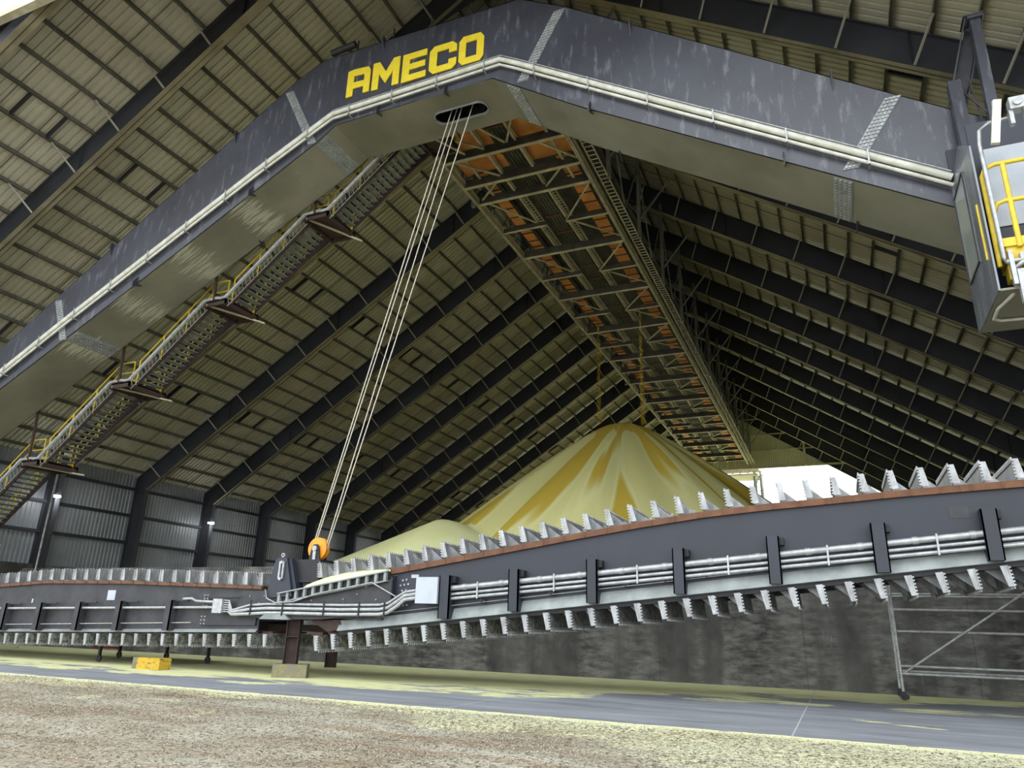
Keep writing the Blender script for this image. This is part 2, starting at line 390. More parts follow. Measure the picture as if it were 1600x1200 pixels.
for i in range(26000):
    y = 6.8 + 7.9 * rnd.random() ** .9; x = rnd.uniform(-23, 4); r = rnd.uniform(.006, .018)
    z = gz(x, y) * max(0, min(1, (14.8 - y) / .6)) + r * .2
    a = rnd.random() * 6.28; q = [(math.cos(a + t * 1.571) * r * rnd.uniform(.7, 1.3), math.sin(a + t * 1.571) * r * rnd.uniform(.7, 1.3)) for t in range(4)]
    b.add([(x + u, y + v, z) for u, v in q] + [(x, y, z + r * .8)], [(0, 1, 4), (1, 2, 4), (2, 3, 4), (3, 0, 4)], i % 3 % 2)
tag(b.build('gravel', ['stone', 'stonedark'], fix=False), 'small loose stones scattered over the dirt apron', 'gravel', None, 'stuff')

# push wall of concrete across the hall
b = MB(); b.prism([(-42.75, 0), (30, 0), (30, 4.05), (-42.2, 4.05), (-42.75, 3.6)], 27.4, 28.0)
tag(b.build('wall_front', 'wall'), 'sooty dark concrete push wall behind the booms', None, None, 'structure')
# side walls with ribbed cladding
def ribs(n0, n1, pitch, depth, f, flat=.55, ramp=.12):
    """profile positions (coordinate, offset) of trapezoid ribs"""
    out = []; t = n0
    while t < n1:
        out += [(t, 0), (t + pitch * flat, 0), (t + pitch * (flat + ramp), depth), (t + pitch * (1 - ramp), depth)]; t += pitch
    out.append((n1, 0)); return out
def side_wall(name, x, sgn, ztop, label):
    base = thing(name, (x, 0, 0), label, None, None, 'structure'); base.pop('category', None)
    b = MB(); P = ribs(YF, YR, .30, .05, None)
    for y, d in P: b.v += [(sgn * d, y, 4.66), (sgn * d, y, ztop)]
    for i in range(len(P) - 1): b.f.append((2 * i, 2 * i + 2, 2 * i + 3, 2 * i + 1)); b.mi.append(0)
    b.box((-sgn * .05, YF, 4.66), (-sgn * .1, YR, ztop))
    b.build('cladding', 'clad', base, fix=False)
    MB().box((-.3, YF, 0), (.3, YR, 4.7)).build('plinth_wall', 'wall', base)
    for z in (4.5, 6.83, 8.8, 10.77):
        MB().box((sgn * .05, YF, z - .1), (sgn * .22, YR, z + .1)).build('girt', 'navy', base)
    return base
side_wall('wall_left', XW, 1, 11.9, 'grey ribbed metal side wall with dark horizontal girts')
side_wall('wall_right', 2 * CX - XW, -1, 11.9, 'right side wall of grey ribbed metal')
# roof slopes
def slope(sg, label, side):
    base = thing('ceiling', (CX, 0, 0), label, None, None, 'structure'); base.pop('category', None)
    X = lambda x: (x - CX) * sg
    P = ribs(YF - .3, YR + .3, .335, .095, None, .62, .05)
    b = MB(); xe = XW - .3
    for y, d in P:
        for x in (xe, CX): b.v.append((X(x), y, zt(x) + .21 + d))
    for i in range(len(P) - 1): b.f.append((2 * i, 2 * i + 2, 2 * i + 3, 2 * i + 1)); b.mi.append(0)
    n = len(b.v)
    b.add([(X(xe), YF - .3, zt(xe) + .34), (X(CX), YF - .3, zt(CX) + .34), (X(CX), YR + .3, zt(CX) + .34), (X(xe), YR + .3, zt(xe) + .34)], [(0, 1, 2, 3)])
    b.build('roof_sheeting', 'panel', base, fix=False)
    sh = None
    for k in range(28):
        x = XW + .55 + k * 1.24
        if sh is None:
            pb = MB(); pb.box((-.04, YF, 0), (.04, YR, .2)); pb.box((-.04, YF, 0), (.09, YR, .03)); sh = pb.build('purlin', 'purlin', base)
            sh.location = (X(x), 0, zt(x)); src = sh
        else:
            o = src.copy(); col.objects.link(o); o.parent = base; o.location = (X(x), 0, zt(x))
    src = None
    for i in range(1, len(FR)):
        for t in (1 / 3, 2 / 3):
            y = FR[i - 1] + (FR[i] - FR[i - 1]) * t
            if src is None:
                pb = MB(); pb.bar((X(XW), 0, zt(XW) + .15), (X(CX), 0, zt(CX) + .15), .03, .03); src = pb.build('sag_rod', 'purlin', base); src.location = (0, y, 0)
            else:
                o = src.copy(); col.objects.link(o); o.parent = base; o.location = (0, y, 0)
    src = None
    for i in range(1, len(FR)):
        for x in (-41.6, -31.7):
            for dy in (2.4, 4.1):
                k = round((x - XW - .55) / 1.24); xx = XW + .55 + k * 1.24
                if src is None:
                    pb = MB(); pb.bar((0, 0, .1), (sg * 1.24, 0, .1 + 1.24 * SL), .10, .2); src = pb.build('purlin_strut', 'navy', base); o = src
                else: o = src.copy(); col.objects.link(o); o.parent = base
                o.location = (X(xx), FR[i - 1] + dy, zt(xx))
    return base
slope(1, 'left roof slope of khaki ribbed sheeting on purlins', 'left')
slope(-1, 'right roof slope of khaki ribbed sheeting on purlins', 'right')
# gable walls above the openings
def gable(name, y, z0, mt, label, face, posts):
    base = thing(name, (CX, y, 0), label, None, None, 'structure'); base.pop('category', None)
    hw = (zt(CX) + .2 - z0) / SL; P = ribs(-hw, hw, .30, .09, None); b = MB()
    for x, d in P: b.v += [(x, face * d, z0), (x, face * d, max(z0 + .01, zt(CX + x) + .2))]
    for i in range(len(P) - 1): b.f.append((2 * i, 2 * i + 2, 2 * i + 3, 2 * i + 1)); b.mi.append(0)
    b.build('cladding', mt, base, fix=False)
    MB().box((-hw, -.15, z0 - .25), (hw, .15, z0)).build('bottom_beam', 'gallery', base)
    z = z0 + 2.3
    while z < 33:
        h = (zt(CX) - .3 - z) / SL
        MB().box((-h, -face * .2, z - .08), (h, -face * .03, z + .08)).build('girt', 'gallery' if posts else 'purlin', base); z += 2.35
    if posts:
        for x in (-11, 11): MB().box((x - .15, -.45, z0 - .2), (x + .15, -.2, zt(CX + x) - .3)).build('post', 'gallery', base)
gable('wall_back', YR, 24.2, 'gable', 'khaki ribbed gable wall over the far opening', 1, True)
gable('wall_gable', YF - .45, 24.35, 'white_clad', 'white ribbed front gable cladding at top left corner', -1, False)

# ------------------------------------------------------------------ steel roof frames
def make_frame():
    root = thing('steel_frame', (CX, 0, 0), 'x', 'steel frame', 'steel roof frames down the hall')
    for sg in (1, -1):
        X = lambda x: (x - CX) * sg
        b = MB()
        # web
        b.prism([(X(-48.35), 10.6), (X(-47.1), 10.6), (X(-13.25), zb(CX)), (X(-13.25), zt(CX) - .02), (X(-48.35), zt(-48.35) - .02)], -.012, .012)
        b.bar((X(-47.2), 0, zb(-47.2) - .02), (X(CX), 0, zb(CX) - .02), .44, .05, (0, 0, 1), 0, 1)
        b.bar((X(-48.4), 0, zt(-48.4) - .03), (X(CX), 0, zt(CX) - .03), .30, .04)
        for x in (-40, -31, -22): b.box((X(x) - .01, -.15, zb(x)), (X(x) + .01, .15, zt(x)))
        b.build('rafter', ['navy', 'dust'], root)  # second slot: dust and painted underlight on the lower flange face
        b = MB()
        b.box((X(-48.3), -.012, 0), (X(-47.2), .012, 10.8)); b.box((X(-47.22), -.17, 0), (X(-47.16), .17, 10.75)); b.box((X(-48.34), -.17, 0), (X(-48.28), .17, 11.6))
        b.box((X(-47.2), -.17, 10.55), (X(-48.3), .17, 10.6))
        b.build('column', 'navy', root)
        src = None
        for k in range(14):
            x = XW + .55 + 1.24 * (2 * k + 1)
            if x > CX - 1: break
            bb = MB(); bb.bar((0, -.15, .02), (-.68 * sg, -1.17, 1.24), .07, .07)
            if src is None: src = bb.build('brace_rod', 'rod', root); o = src
            else: o = src.copy(); col.objects.link(o); o.parent = root
            o.location = (X(x + .70), 0, zb(x + .70))
    b = MB(); b.prism([(-3.2, zb(CX - 3.2)), (0, zb(CX) - 1.0), (3.2, zb(CX - 3.2)), (0, zb(CX) + .1)], -.012, .012); b.build('apex_haunch', 'navy', root)
    return root
ordn = ['at the open front under the white gable', 'crossing in front of the lettered girder', 'close behind the lettered girder', 'seen along the stair flights', 'second behind the stairway', 'third behind the stairway', 'fourth behind the stairway', 'fifth behind the stairway',
        'sixth behind the stairway', 'seventh behind the stairway', 'seventh before the far gable, over the pile', 'fifth before the far gable wall', 'fourth before the far gable wall', 'third before the far gable wall', 'next before the far gable wall']
ordn = ordn[:len(FR)]
fr0 = make_frame()
for i, y in enumerate(FR):
    o = fr0 if i == 0 else dup(fr0)
    o.location = (CX, y, 0)
    o['label'] = 'dark steel frame with pale brace rods, ' + (ordn[i] if i < 9 else 'number %d counting back from the far gable wall' % (len(FR) - i))

# ------------------------------------------------------------------ sulphur pile
def seg(px, py, a, bb):
    ax, ay, az = a; bx, by, bz = bb; dx, dy = bx - ax, by - ay; L = dx * dx + dy * dy
    t = 0 if L == 0 else max(0, min(1, ((px - ax) * dx + (py - ay) * dy) / L))
    return math.hypot(px - ax - t * dx, py - ay - t * dy), az + t * (bz - az)
def hA(x, y):
    d, z = seg(x, y, (-13.25, 50, 16.95), (-13.25, 51, 16.95)); h = z - .80 * (math.sqrt(d * d + 4.5) - 1.0)
    d2, z2 = seg(x, y, (-13.25, 62, 12.0), (-13.25, 92, 11.0)); h2 = z2 - .70 * math.sqrt(d2 * d2 + 4)
    d3, z3 = seg(x, y, (-18.5, 47.0, 10.6), (-30.0, 45.0, 7.2)); h3 = z3 - .62 * math.sqrt(d3 * d3 + 3)
    a = math.atan2(x + 13.25, -(y - 50)); q = min(1, d / 8)
    h += .16 * q * math.sin(a * 9 + 1) + .08 * q * math.sin(a * 21)
    return max(h, h2, h3)
def hB(x, y):
    d, z = seg(x, y, (-21.2, 38.0, 7.75), (-30, 37.5, 4.7)); return z - .52 * (math.sqrt(d * d + 1.5) - 1.0)
def heap(name, label):
    b = MB(); x0, x1, y0, y1, nx, ny = -47, 16, 28.05, 100, 230, 240
    for j in range(ny + 1):
        for i in range(nx + 1):
            x = x0 + (x1 - x0) * i / nx; y = y0 + (y1 - y0) * (j / ny) ** 1.35
            b.v.append((x, y, max(.01, hA(x, y), hB(x, y))))
    for j in range(ny):
        for i in range(nx):
            a = j * (nx + 1) + i; q = (a, a + 1, a + nx + 2, a + nx + 1)
            if max(b.v[t][2] for t in q) > .02: b.f.append(q); b.mi.append(1 if hB(*b.v[a][:2]) > hA(*b.v[a][:2]) else 0); b.smooth.add(len(b.f) - 1)
    return tag(b.build(name, ['pile', 'pale'], fix=False), label, 'pile', None, 'stuff')
heap('sulphur_pile', 'tall cone of yellow sulphur with ochre streaks and a paler low heap at its foot')
b = MB()
for (x, y, z0, z1, r) in ((-14.7, 48.9, 15.9, 24.4, .14), (-11.3, 48.2, 15.4, 24.4, .14)):
    n = 10; vs = []
    for i in range(9):
        t = i / 8; rr = r * (1.7 - .9 * t)
        for k in range(n): vs.append((x + rr * math.cos(k * 6.2832 / n), y + rr * math.sin(k * 6.2832 / n), z0 + (z1 - z0) * t))
    b.add(vs, [(i * n + k, i * n + (k + 1) % n, (i + 1) * n + (k + 1) % n, (i + 1) * n + k) for i in range(8) for k in range(n)], 0, True)
tag(b.build('falling_dust', 'fall', fix=False), 'thin yellow curtains of sulphur dust falling from the gallery', 'dust', None, 'stuff')

# ------------------------------------------------------------------ conveyor gallery under the ridge
def gallery():
    gy0, gy1, Z = 23.2, 105.6, 24.5
    root = thing('conveyor_gallery', (CX, gy0, Z), 'long suspended conveyor gallery with orange decking under the roof ridge', 'conveyor')
    XL, XR = -16.65 - CX, -9.85 - CX; L = gy1 - gy0
    Y = lambda y: y - gy0
    for x in (XL, XR):
        b = MB(); b.box((x - .08, 0, 0), (x + .08, L, .04)); b.box((x - .02, 0, 0), (x + .02, L, .45)); b.box((x - .1, 0, .42), (x + .1, L, .46)); b.build('bottom_chord', 'gallery', root)
        b = MB(); b.box((x - .08, 0, 3.1), (x + .08, L, 3.3)); b.build('top_chord', 'gallerydark', root)
    beams = [25.2, 27.7, 30.07]; main = [FR[k] for k in range(3, len(FR))]
    src = None
    for y in beams + [m_ - .05 for m_ in main if m_ < gy1]:
        b = MB(); b.box((XL + .1, -.09, -.03), (XR - .1, .09, .02), 1); b.box((XL + .1, -.01, 0), (XR - .1, .01, .5), 0); b.box((XL + .1, -.09, .47), (XR - .1, .09, .5), 0)
        if src is None: src = b.build('floor_beam', ['gallerydark', 'gallery'], root); o = src
        else: o = src.copy(); col.objects.link(o); o.parent = root
        o.location = (0, Y(y), 0)
    hs = [None, None]
    for m_ in main:
        y = m_ + 3.37
        if y > gy1: continue
        for i, (a, c) in enumerate(((XL + .1, -.5), (.75, XR - .1))):
            if hs[i] is None:
                b = MB(); b.box((a, -.07, 0), (c, .07, .04), 1); b.box((a, -.01, .03), (c, .01, .35), 0); hs[i] = b.build('half_beam', ['gallerydark', 'gallery'], root); o = hs[i]
            else: o = hs[i].copy(); col.objects.link(o); o.parent = root
            o.location = (0, Y(y), 0)
    # longitudinal stringers, cable trays, belt pan, decks
    for x in (-1.15, .65):
        b = MB(); b.box((x - .06, 0, .5), (x + .06, L, .56)); b.box((x + .14, 0, .5), (x + .18, L, .56)); b.build('stringer', 'gallery', root)
    def ladder(x0, x1, z, y0, y1, st, name, mt):
        b = MB(); b.box((x0 - .02, y0, z), (x0 + .02, y1, z + .1)); b.box((x1 - .02, y0, z), (x1 + .02, y1, z + .1))
        y = y0 + .1
        while y < y1: b.box((x0, y - .018, z), (x1, y + .018, z + .03)); y += st
        return b.build(name, mt, root)
    for i in range(3, len(FR)):
        a = Y(FR[i]); e = min(a + 6.6, L)
        ladder(-.98, -.72, .45, a, e, .28, 'cable_tray', 'gallery'); ladder(.8, 1.06, .45, a, e, .28, 'cable_tray', 'gallery')
    for i in range(2, len(FR)):
        a = max(0, Y(FR[i])) if i > 2 else 0; e = min(Y(FR[i]) + 6.7, L)
        if e - a < 1: continue
        ladder(XR + .46, XR + .90, .05, a, e, .36, 'walkway', 'gallery')
        b = MB(); b.box((-.36, a, .7), (.36, e, .76))
        for x in (-.36, -.18, 0, .18, .36): b.box((x - .02, a, .6), (x + .02, e, .72))
        b.build('belt_pan', 'grille', root)
        b = MB()
        for yy in (a + .6, a + 3.4, a + 5.4):
            if yy < e: MB().tube([(-.55, yy, .62), (.55, yy, .62)], .07, 8).build('belt_roller', 'rust', root)
        wide = i <= 2
        if wide:
            e2 = Y(30.0)
            MB().box((XL + .15, a, .80), (-.6, e2, .84)).build('deck_panel', 'deck', root)
            MB().box((.6, a, .80), (XR - .15, e2, .84)).build('deck_panel', 'deck', root)
            MB().box((-.6, a, 1.1), (.6, Y(26.5), 1.14)).build('deck_panel', 'deck', root)
            a = e2
        for x0, x1 in ((-2.75, -2.02), (1.95, 2.8)):
            b = MB(); y = a
            while y < e - .05:
                b.box((x0, y + .02, .80), (x1, min(y + .97, e), .84), 0); b.box((x0, y - .02, .74), (x1, y + .02, .80), 1); y += 1.0
            b.box((x0 - .05, a, .74), (x0, e, .84), 1); b.box((x1, a, .74), (x1 + .05, e, .84), 1)
            b.build('deck_panel', ['deck', 'gallerydark'], root)
    # plan bracing
    src = [None, None, None]
    for i in range(3, len(FR)):
        a = Y(FR[i])
        if a + 6.7 > L: continue
        for q, (p0, p1) in enumerate((((XL + .3, .1, .3), (-1.1, 3.3, .3)), ((.75, 3.4, .12), (XR - .2, .2, .12)), ((.75, 3.5, .3), (XR - .2, 6.5, .3)))):
            if src[q] is None: b = MB(); b.bar(p0, p1, .09, .07); src[q] = b.build('plan_brace', 'gallery', root); o = src[q]
            else: o = src[q].copy(); col.objects.link(o); o.parent = root
            o.location = (0, a, 0)
    for p0, p1 in (((XL + .2, Y(25.3), .3), (-1.0, Y(27.6), .3)), ((-.9, Y(25.3), .3), (.2, Y(27.5), .3)), ((.3, Y(27.5), .3), (1.6, Y(25.3), .3)), ((1.6, Y(27.8), .3), (XR - .2, Y(30.0), .3)),
                   ((XL + .2, Y(27.8), .3), (-1.2, Y(30.0), .3)), ((XL + .3, Y(31.8), .3), (-1.2, Y(30.1), .3)), ((.8, Y(31.8), .3), (2.4, Y(30.2), .3))):
        MB().bar(p0, p1, .1, .08).build('plan_brace', 'gallery', root)
    for x in (-1.1, .7, -2.4, 2.4):
        b = MB(); b.box((x - .07, 0, .42), (x + .07, Y(31.8), .5)); b.build('stringer', 'gallery', root)
    # side trusses and hangers to the frames
    for sx, x in ((-1, XL), (1, XR)):
        src = None
        for i in range(2, len(FR)):
            a = Y(FR[i])
            if a > L or a < 0: continue
            if src is None:
                b = MB(); xo = x + sx * (.95 if sx > 0 else .3); top = zb(CX + x) - Z
                b.box((xo - .1, -.1, .0), (xo + .1, .1, top)); b.bar((xo, 0, 1.2), (xo + sx * 2.4, 0, zb(CX + xo + 2.4 * sx) - Z + .05), .09, .09)
                b.bar((xo, 0, top - 1.2), (xo, 3.2, .3), .07, .07); b.bar((xo, 0, top - 1.2), (xo, -3.2, .3), .07, .07); b.bar((xo, 0, 1.6), (x - sx * .1, 0, 3.2), .08, .08)
                src = b.build('hanger', 'purlin', root); o = src
            else: o = src.copy(); col.objects.link(o); o.parent = root
            o.location = (0, a, 0)
        b = MB(); n = int(L / 3.3)
        for k in range(n):
            y = k * 3.3; b.box((x - .04, y - .04, .45), (x + .04, y + .04, 3.1)); b.bar((x, y, .45), (x, y + 3.3, 3.1), .05, .05)
        for z in (1.0, 1.5): b.box((x - .02, 0, z - .02), (x + .02, L, z + .02))
        b.build('side_truss', 'gallerydark', root)
    b = MB(); b.box((XL, 0, 3.3), (XR, L, 3.36)); b.build('gallery_roof', 'gallerydark', root)
    for k in range(11):
        y = Y(38.6 + 6.0 * k)
        if y < L: MB().bar((XL - .45, y, .1), (XL, y, .1), .08, .06).build('outrigger', 'gallery', root)
gallery()
t = thing('support_tower', (-9.0, 109, 0), 'pale grey steel tower legs outside the far opening, beside the gallery end', 'tower')
b = MB()
for dx, dy in ((-.6, 0), (.6, 0), (-.6, 2.4), (.6, 2.4)): b.bar((dx, dy, 0), (dx * .7, dy, 24.2), .25, .25, (0, 1, 0))
b.build('leg', 'scaf', t)
b = MB()
for k in range(8):
    z = 1 + k * 2.9; b.bar((-.6, 0, z), (.6, 0, z + 2.9), .1, .1, (0, 1, 0)); b.bar((-.6, 0, z), (.6, 0, z), .1, .1, (0, 1, 0)); b.bar((.6, 0, z), (.5, 2.4, z + 2.9), .1, .1, (0, 1, 0))
b.build('lattice', 'scaf', t)
b = MB(); b.box((-6.6, -1.5, 23.4), (.2, 3, 23.6)); b.box((-6.6, -1.5, 24.6), (.2, 3, 24.75))
for k in range(7): b.box((-6.5 + k * 1.05, -1.4, 23.6), (-6.38 + k * 1.05, -1.28, 24.6)); b.bar((-6.5 + k * 1.05, -1.3, 23.6), (-5.6 + k * 1.05, -1.3, 24.6), .07, .07)
b.build('head_platform', 'gallery', t)

# ------------------------------------------------------------------ portal girder
FB = [(-41.0, 7.9), (-34.35, 11.35), (-25.15, 16.2), (-17.6, 20.3), (-16.82, 20.85), (-9.74, 20.88), (-6.4, 18.6), (4.3, 12.0), (10.5, 8.1)]
FT = [(10.5, 11.3), (4.3, 15.2), (-7.0, 23.25), (-8.8, 24.3), (-16.6, 24.5), (-17.9, 24.5), (-19.2, 23.9), (-35.2, 13.45), (-42.2, 9.0)]
PY0, PY1 = 19.3, 21.65
base = (-13.25, 20.5, 0); W = rel(base)
root = thing('portal_girder', base, 'huge slate grey portal box girder with yellow lettering spanning the hall', 'girder')
def outline(): return [(x - base[0], z) for x, z in FB + FT]
b = MB(); b.prism(outline(), PY0 - base[1], PY0 - base[1] + .03); b.build('front_plate', 'girder', root)
b = MB(); b.prism(outline(), PY1 - base[1] - .03, PY1 - base[1]); b.build('rear_plate', 'girder', root)
def lerp_b(x, L=FB):
    for (x0, z0), (x1, z1) in zip(L, L[1:]):
        if x0 <= x <= x1: return z0 + (z1 - z0) * (x - x0) / (x1 - x0)
# soffit with a slotted opening
b = MB()
def strip(P, y0, y1, th, k=0):
    for (x0, z0), (x1, z1) in zip(P, P[1:]):
        b.add([(x0 - base[0], y0 - base[1], z0), (x1 - base[0], y0 - base[1], z1), (x1 - base[0], y1 - base[1], z1), (x0 - base[0], y1 - base[1], z0),
               (x0 - base[0], y0 - base[1], z0 + th), (x1 - base[0], y0 - base[1], z1 + th), (x1 - base[0], y1 - base[1], z1 + th), (x0 - base[0], y1 - base[1], z0 + th)],
              [(0, 1, 2, 3), (4, 7, 6, 5), (0, 4, 5, 1), (1, 5, 6, 2), (2, 6, 7, 3), (3, 7, 4, 0)], k)
i5 = FB.index((-16.82, 20.85))
strip(FB[:i5 + 1], PY0, PY1, .03); strip(FB[i5 + 1:], PY0, PY1, .03)
sx0, sx1, sy0, sy1, sz = -12.8, -10.55, 20.18, 20.86, 20.865
strip([(-16.82, 20.85), (sx0 - .2, sz)], PY0, PY1, .03); strip([(sx1 + .2, sz), (-9.74, 20.88)], PY0, PY1, .03)
# slot = stadium hole between the two strips
n = 10; r = (sy1 - sy0) / 2; hole = [(sx1 - r + r * math.cos(a), (sy0 + sy1) / 2 + r * math.sin(a)) for a in [-math.pi / 2 + math.pi * t / n for t in range(n + 1)]] + \
    [(sx0 + r + r * math.cos(a), (sy0 + sy1) / 2 + r * math.sin(a)) for a in [math.pi / 2 + math.pi * t / n for t in range(n + 1)]]
def quadify(y_edge, pts, rev):
    for (xa, ya), (xb, yb) in zip(pts, pts[1:]):
        b.add([(xa - base[0], ya - base[1], sz), (xb - base[0], yb - base[1], sz), (xb - base[0], y_edge - base[1], sz), (xa - base[0], y_edge - base[1], sz)], [(0, 1, 2, 3)])
h2 = len(hole) // 2
lower = [p for p in hole if p[1] <= (sy0 + sy1) / 2 + 1e-6]; upper = [p for p in hole if p[1] >= (sy0 + sy1) / 2 - 1e-6]
lower = sorted(lower); upper = sorted(upper)
quadify(PY0, [(sx0 - .2, lower[0][1])] + lower + [(sx1 + .2, lower[-1][1])], 0)
quadify(PY1, [(sx0 - .2, upper[0][1])] + upper + [(sx1 + .2, upper[-1][1])], 0)
b.build('soffit_plate', 'soffit', root)
b = MB()
for (xa, ya), (xb, yb) in zip(hole, hole[1:] + hole[:1]):
    b.add([(xa - base[0], ya - base[1], sz - .07), (xb - base[0], yb - base[1], sz - .07), (xb - base[0], yb - base[1], sz + .03), (xa - base[0], ya - base[1], sz + .03)], [(0, 1, 2, 3)])
    mx_, my_ = (sx0 + sx1) / 2, (sy0 + sy1) / 2
    o1 = lambda x, y: ((x - base[0]) + (.035 if x > mx_ else -.035) * (1 if abs(x - mx_) > .7 else 0), (y - base[1]) + (.035 if y > my_ else -.035))
    b.add([(*o1(xa, ya), sz - .07), (*o1(xb, yb), sz - .07), (xb - base[0], yb - base[1], sz - .07), (xa - base[0], ya - base[1], sz - .07)], [(0, 1, 2, 3)])
    b.add([(*o1(xa, ya), sz - .07), (*o1(xb, yb), sz - .07), (*o1(xb, yb), sz), (*o1(xa, ya), sz)], [(0, 1, 2, 3)])
b.build('slot_rim', 'ledge', root)
b = MB(); strip([(x, z - .03) for x, z in reversed(FT)], PY0, PY1, .03); b.build('top_plate', 'girder', root)
# lettering
def stroke(mb, pts, k=0): mb.prism([(x, z) for x, z in pts], -.05, 0, k)
def letter(ch, x0, x1, zb0, zt0, zb1, zt1, name='letter'):
    """unit-box outlines, mapped to the slightly fanned cell"""
    def T(u, v):
        x = x0 + (x1 - x0) * u; zl = zb0 + (zb1 - zb0) * u; zh = zt0 + (zt1 - zt0) * u; return (x - base[0], zl + (zh - zl) * v)
    P = {'A': [[(0, 0), (.28, 0), (.28, 1), (0, .95)], [(.28, .74), (.74, .74), (.74, 1), (.28, 1)], [(.74, 0), (1, 0), (1, .84), (.90, 1), (.74, 1)], [(.28, .27), (.74, .27), (.74, .50), (.28, .50)]],
         'M': [[(0, 0), (.24, 0), (.24, 1), (0, 1)], [(.76, 0), (1, 0), (1, 1), (.76, 1)], [(.24, 1), (.24, .55), (.5, .16), (.5, .58)], [(.76, 1), (.76, .55), (.5, .16), (.5, .58)], ],
         'E': [[(0, 0), (.30, 0), (.30, 1), (0, 1)], [(.3, .78), (1, .78), (1, 1), (.3, 1)], [(.3, .40), (.95, .40), (.95, .61), (.3, .61)], [(.3, 0), (1, 0), (1, .22), (.3, .22)]],
         'C': [[(0, .16), (.28, .16), (.28, .84), (0, .84)], [(0, .84), (.28, .84), (.28, 1), (.16, 1)], [(0, .16), (.16, 0), (.28, 0), (.28, .16)], [(.28, .77), (.84, .77), (.84, 1), (.28, 1)], [(.84, .77), (1, .77), (1, .86), (.84, 1)], [(.72, .62), (1, .62), (1, .77), (.72, .77)],
               [(.28, 0), (.84, 0), (.84, .23), (.28, .23)], [(.84, 0), (1, .14), (1, .23), (.84, .23)], [(.72, .23), (1, .23), (1, .38), (.72, .38)]],
         'O': [[(0, .16), (.28, .16), (.28, .84), (0, .84)], [(0, .84), (.28, .84), (.28, 1), (.16, 1)], [(0, .16), (.16, 0), (.28, 0), (.28, .16)], [(.28, .77), (.72, .77), (.72, 1), (.28, 1)], [(.28, 0), (.72, 0), (.72, .23), (.28, .23)],
               [(.72, .16), (1, .16), (1, .84), (.72, .84)], [(.72, .84), (1, .84), (.86, 1), (.72, 1)], [(.72, .16), (.72, 0), (.86, 0), (1, .16)]]}[ch]
    mb = MB()
    for poly in P: mb.prism([T(u, v) for u, v in poly], PY0 - base[1] - .07, PY0 - base[1] - .02)
    o = mb.build(name, 'letter', root); o['label'] = 'yellow raised capital letter ' + ch; return o
letter('A', -16.42, -15.30, 22.04, 23.42, 22.04, 23.30)
letter('M', -15.18, -13.90, 22.00, 23.34, 21.95, 23.32)
letter('E', -13.76, -12.66, 21.92, 23.28, 21.92, 23.26)
letter('C', -12.52, -11.32, 21.90, 23.22, 21.88, 23.20)
letter('O', -11.22, -10.16, 21.88, 23.24, 21.88, 23.20)
# splice plates with bolts
def splice(p, q, wd, front=True):
    """bolted doubler on front face from bottom point p to top point q (x,z)"""
    b = MB(); (x0, z0), (x1, z1) = p, q; y = PY0 - base[1]
    b.prism([(x0 - base[0], z0), (x0 + wd - base[0], z0 - wd * .3 * 0), (x1 + wd - base[0], z1), (x1 - base[0], z1)], y - .025, y, 0)
    L = math.hypot(x1 - x0, z1 - z0); n = int(L / .13)
    for i in range(n):
        t = (i + .5) / n
        for j in range(4):
            cx = x0 + (x1 - x0) * t + wd * (.14 + .24 * j) - base[0]; cz = z0 + (z1 - z0) * t
            b.box((cx - .028, y - .06, cz - .028), (cx + .028, y - .02, cz + .028), 1)
    b.build('splice_plate', ['ledge', 'galv'], root)
def splice_b(x, wd):
    b = MB(); y0, y1 = PY0 - base[1] + .08, PY1 - base[1] - .05; z0, z1 = lerp_b(x), lerp_b(x + wd); X0 = x - base[0]
    b.add([(X0, y0, z0 - .02), (X0 + wd, y0, z1 - .02), (X0 + wd, y1, z1 - .02), (X0, y1, z0 - .02), (X0, y0, z0), (X0 + wd, y0, z1), (X0 + wd, y1, z1), (X0, y1, z0)], [(0, 1, 2, 3), (0, 4, 5, 1), (1, 5, 6, 2), (2, 6, 7, 3), (3, 7, 4, 0)])
    n = 15
    for i in range(n):
        for j in range(4):
            t = .13 + .245 * j; cz = z0 + (z1 - z0) * t; cx = X0 + wd * t; cy = y0 + (y1 - y0) * (i + .5) / n
            b.box((cx - .034, cy - .034, cz - .05), (cx + .034, cy + .034, cz - .01), 1)
    b.build('splice_plate', ['ledge', 'galv'], root)
splice((-18.1, 20.25), (-19.75, 23.35), .42); splice((-8.75, 20.35), (-7.35, 23.1), .42); splice((1.35, 14.05), (2.65, 16.1), .42); splice((-30.9, 13.3), (-31.9, 15.4), .42)
splice_b(-17.75, .52); splice_b(-9.2, .55); splice_b(1.1, .46); splice_b(-30.6, .62)
# fins (lugs) along both edges
FTs = sorted(FT)
for x in (-26.65, -20.77, -14.72, -11.69, -6.0, -.13):
    z = lerp_b(x); b = MB(); X0 = x - base[0]; y = PY0 - base[1]
    b.prism([(y + .0, z + .35), (y - .22, z + .02), (y - .2, z - .2), (y + .25, z - .02)], X0 - .02, X0 + .02, 0, 'x'); b.build('lug', 'boomdk', root)
for x in (-22.2, -12.4, -5.6, 1.7):
    z = lerp_b(x); b = MB(); X0 = x - base[0]; y = PY1 - base[1]
    b.prism([(y + .28, z - .18), (y - .2, z - .02), (y - .05, z + .3), (y + .1, z + .1)], X0 - .02, X0 + .02, 0, 'x'); b.build('lug', 'boomdk', root)
for x in (-28.78, -22.23, -14.81, -4.54, 1.39):
    z = lerp_b(x, FTs); b = MB(); X0 = x - base[0]; y = PY0 - base[1]
    b.prism([(y, z - .5), (y - .16, z - .1), (y - .12, z + .18), (y + .12, z + .1)], X0 - .02, X0 + .02, 0, 'x'); b.build('lug', 'boomdk', root)
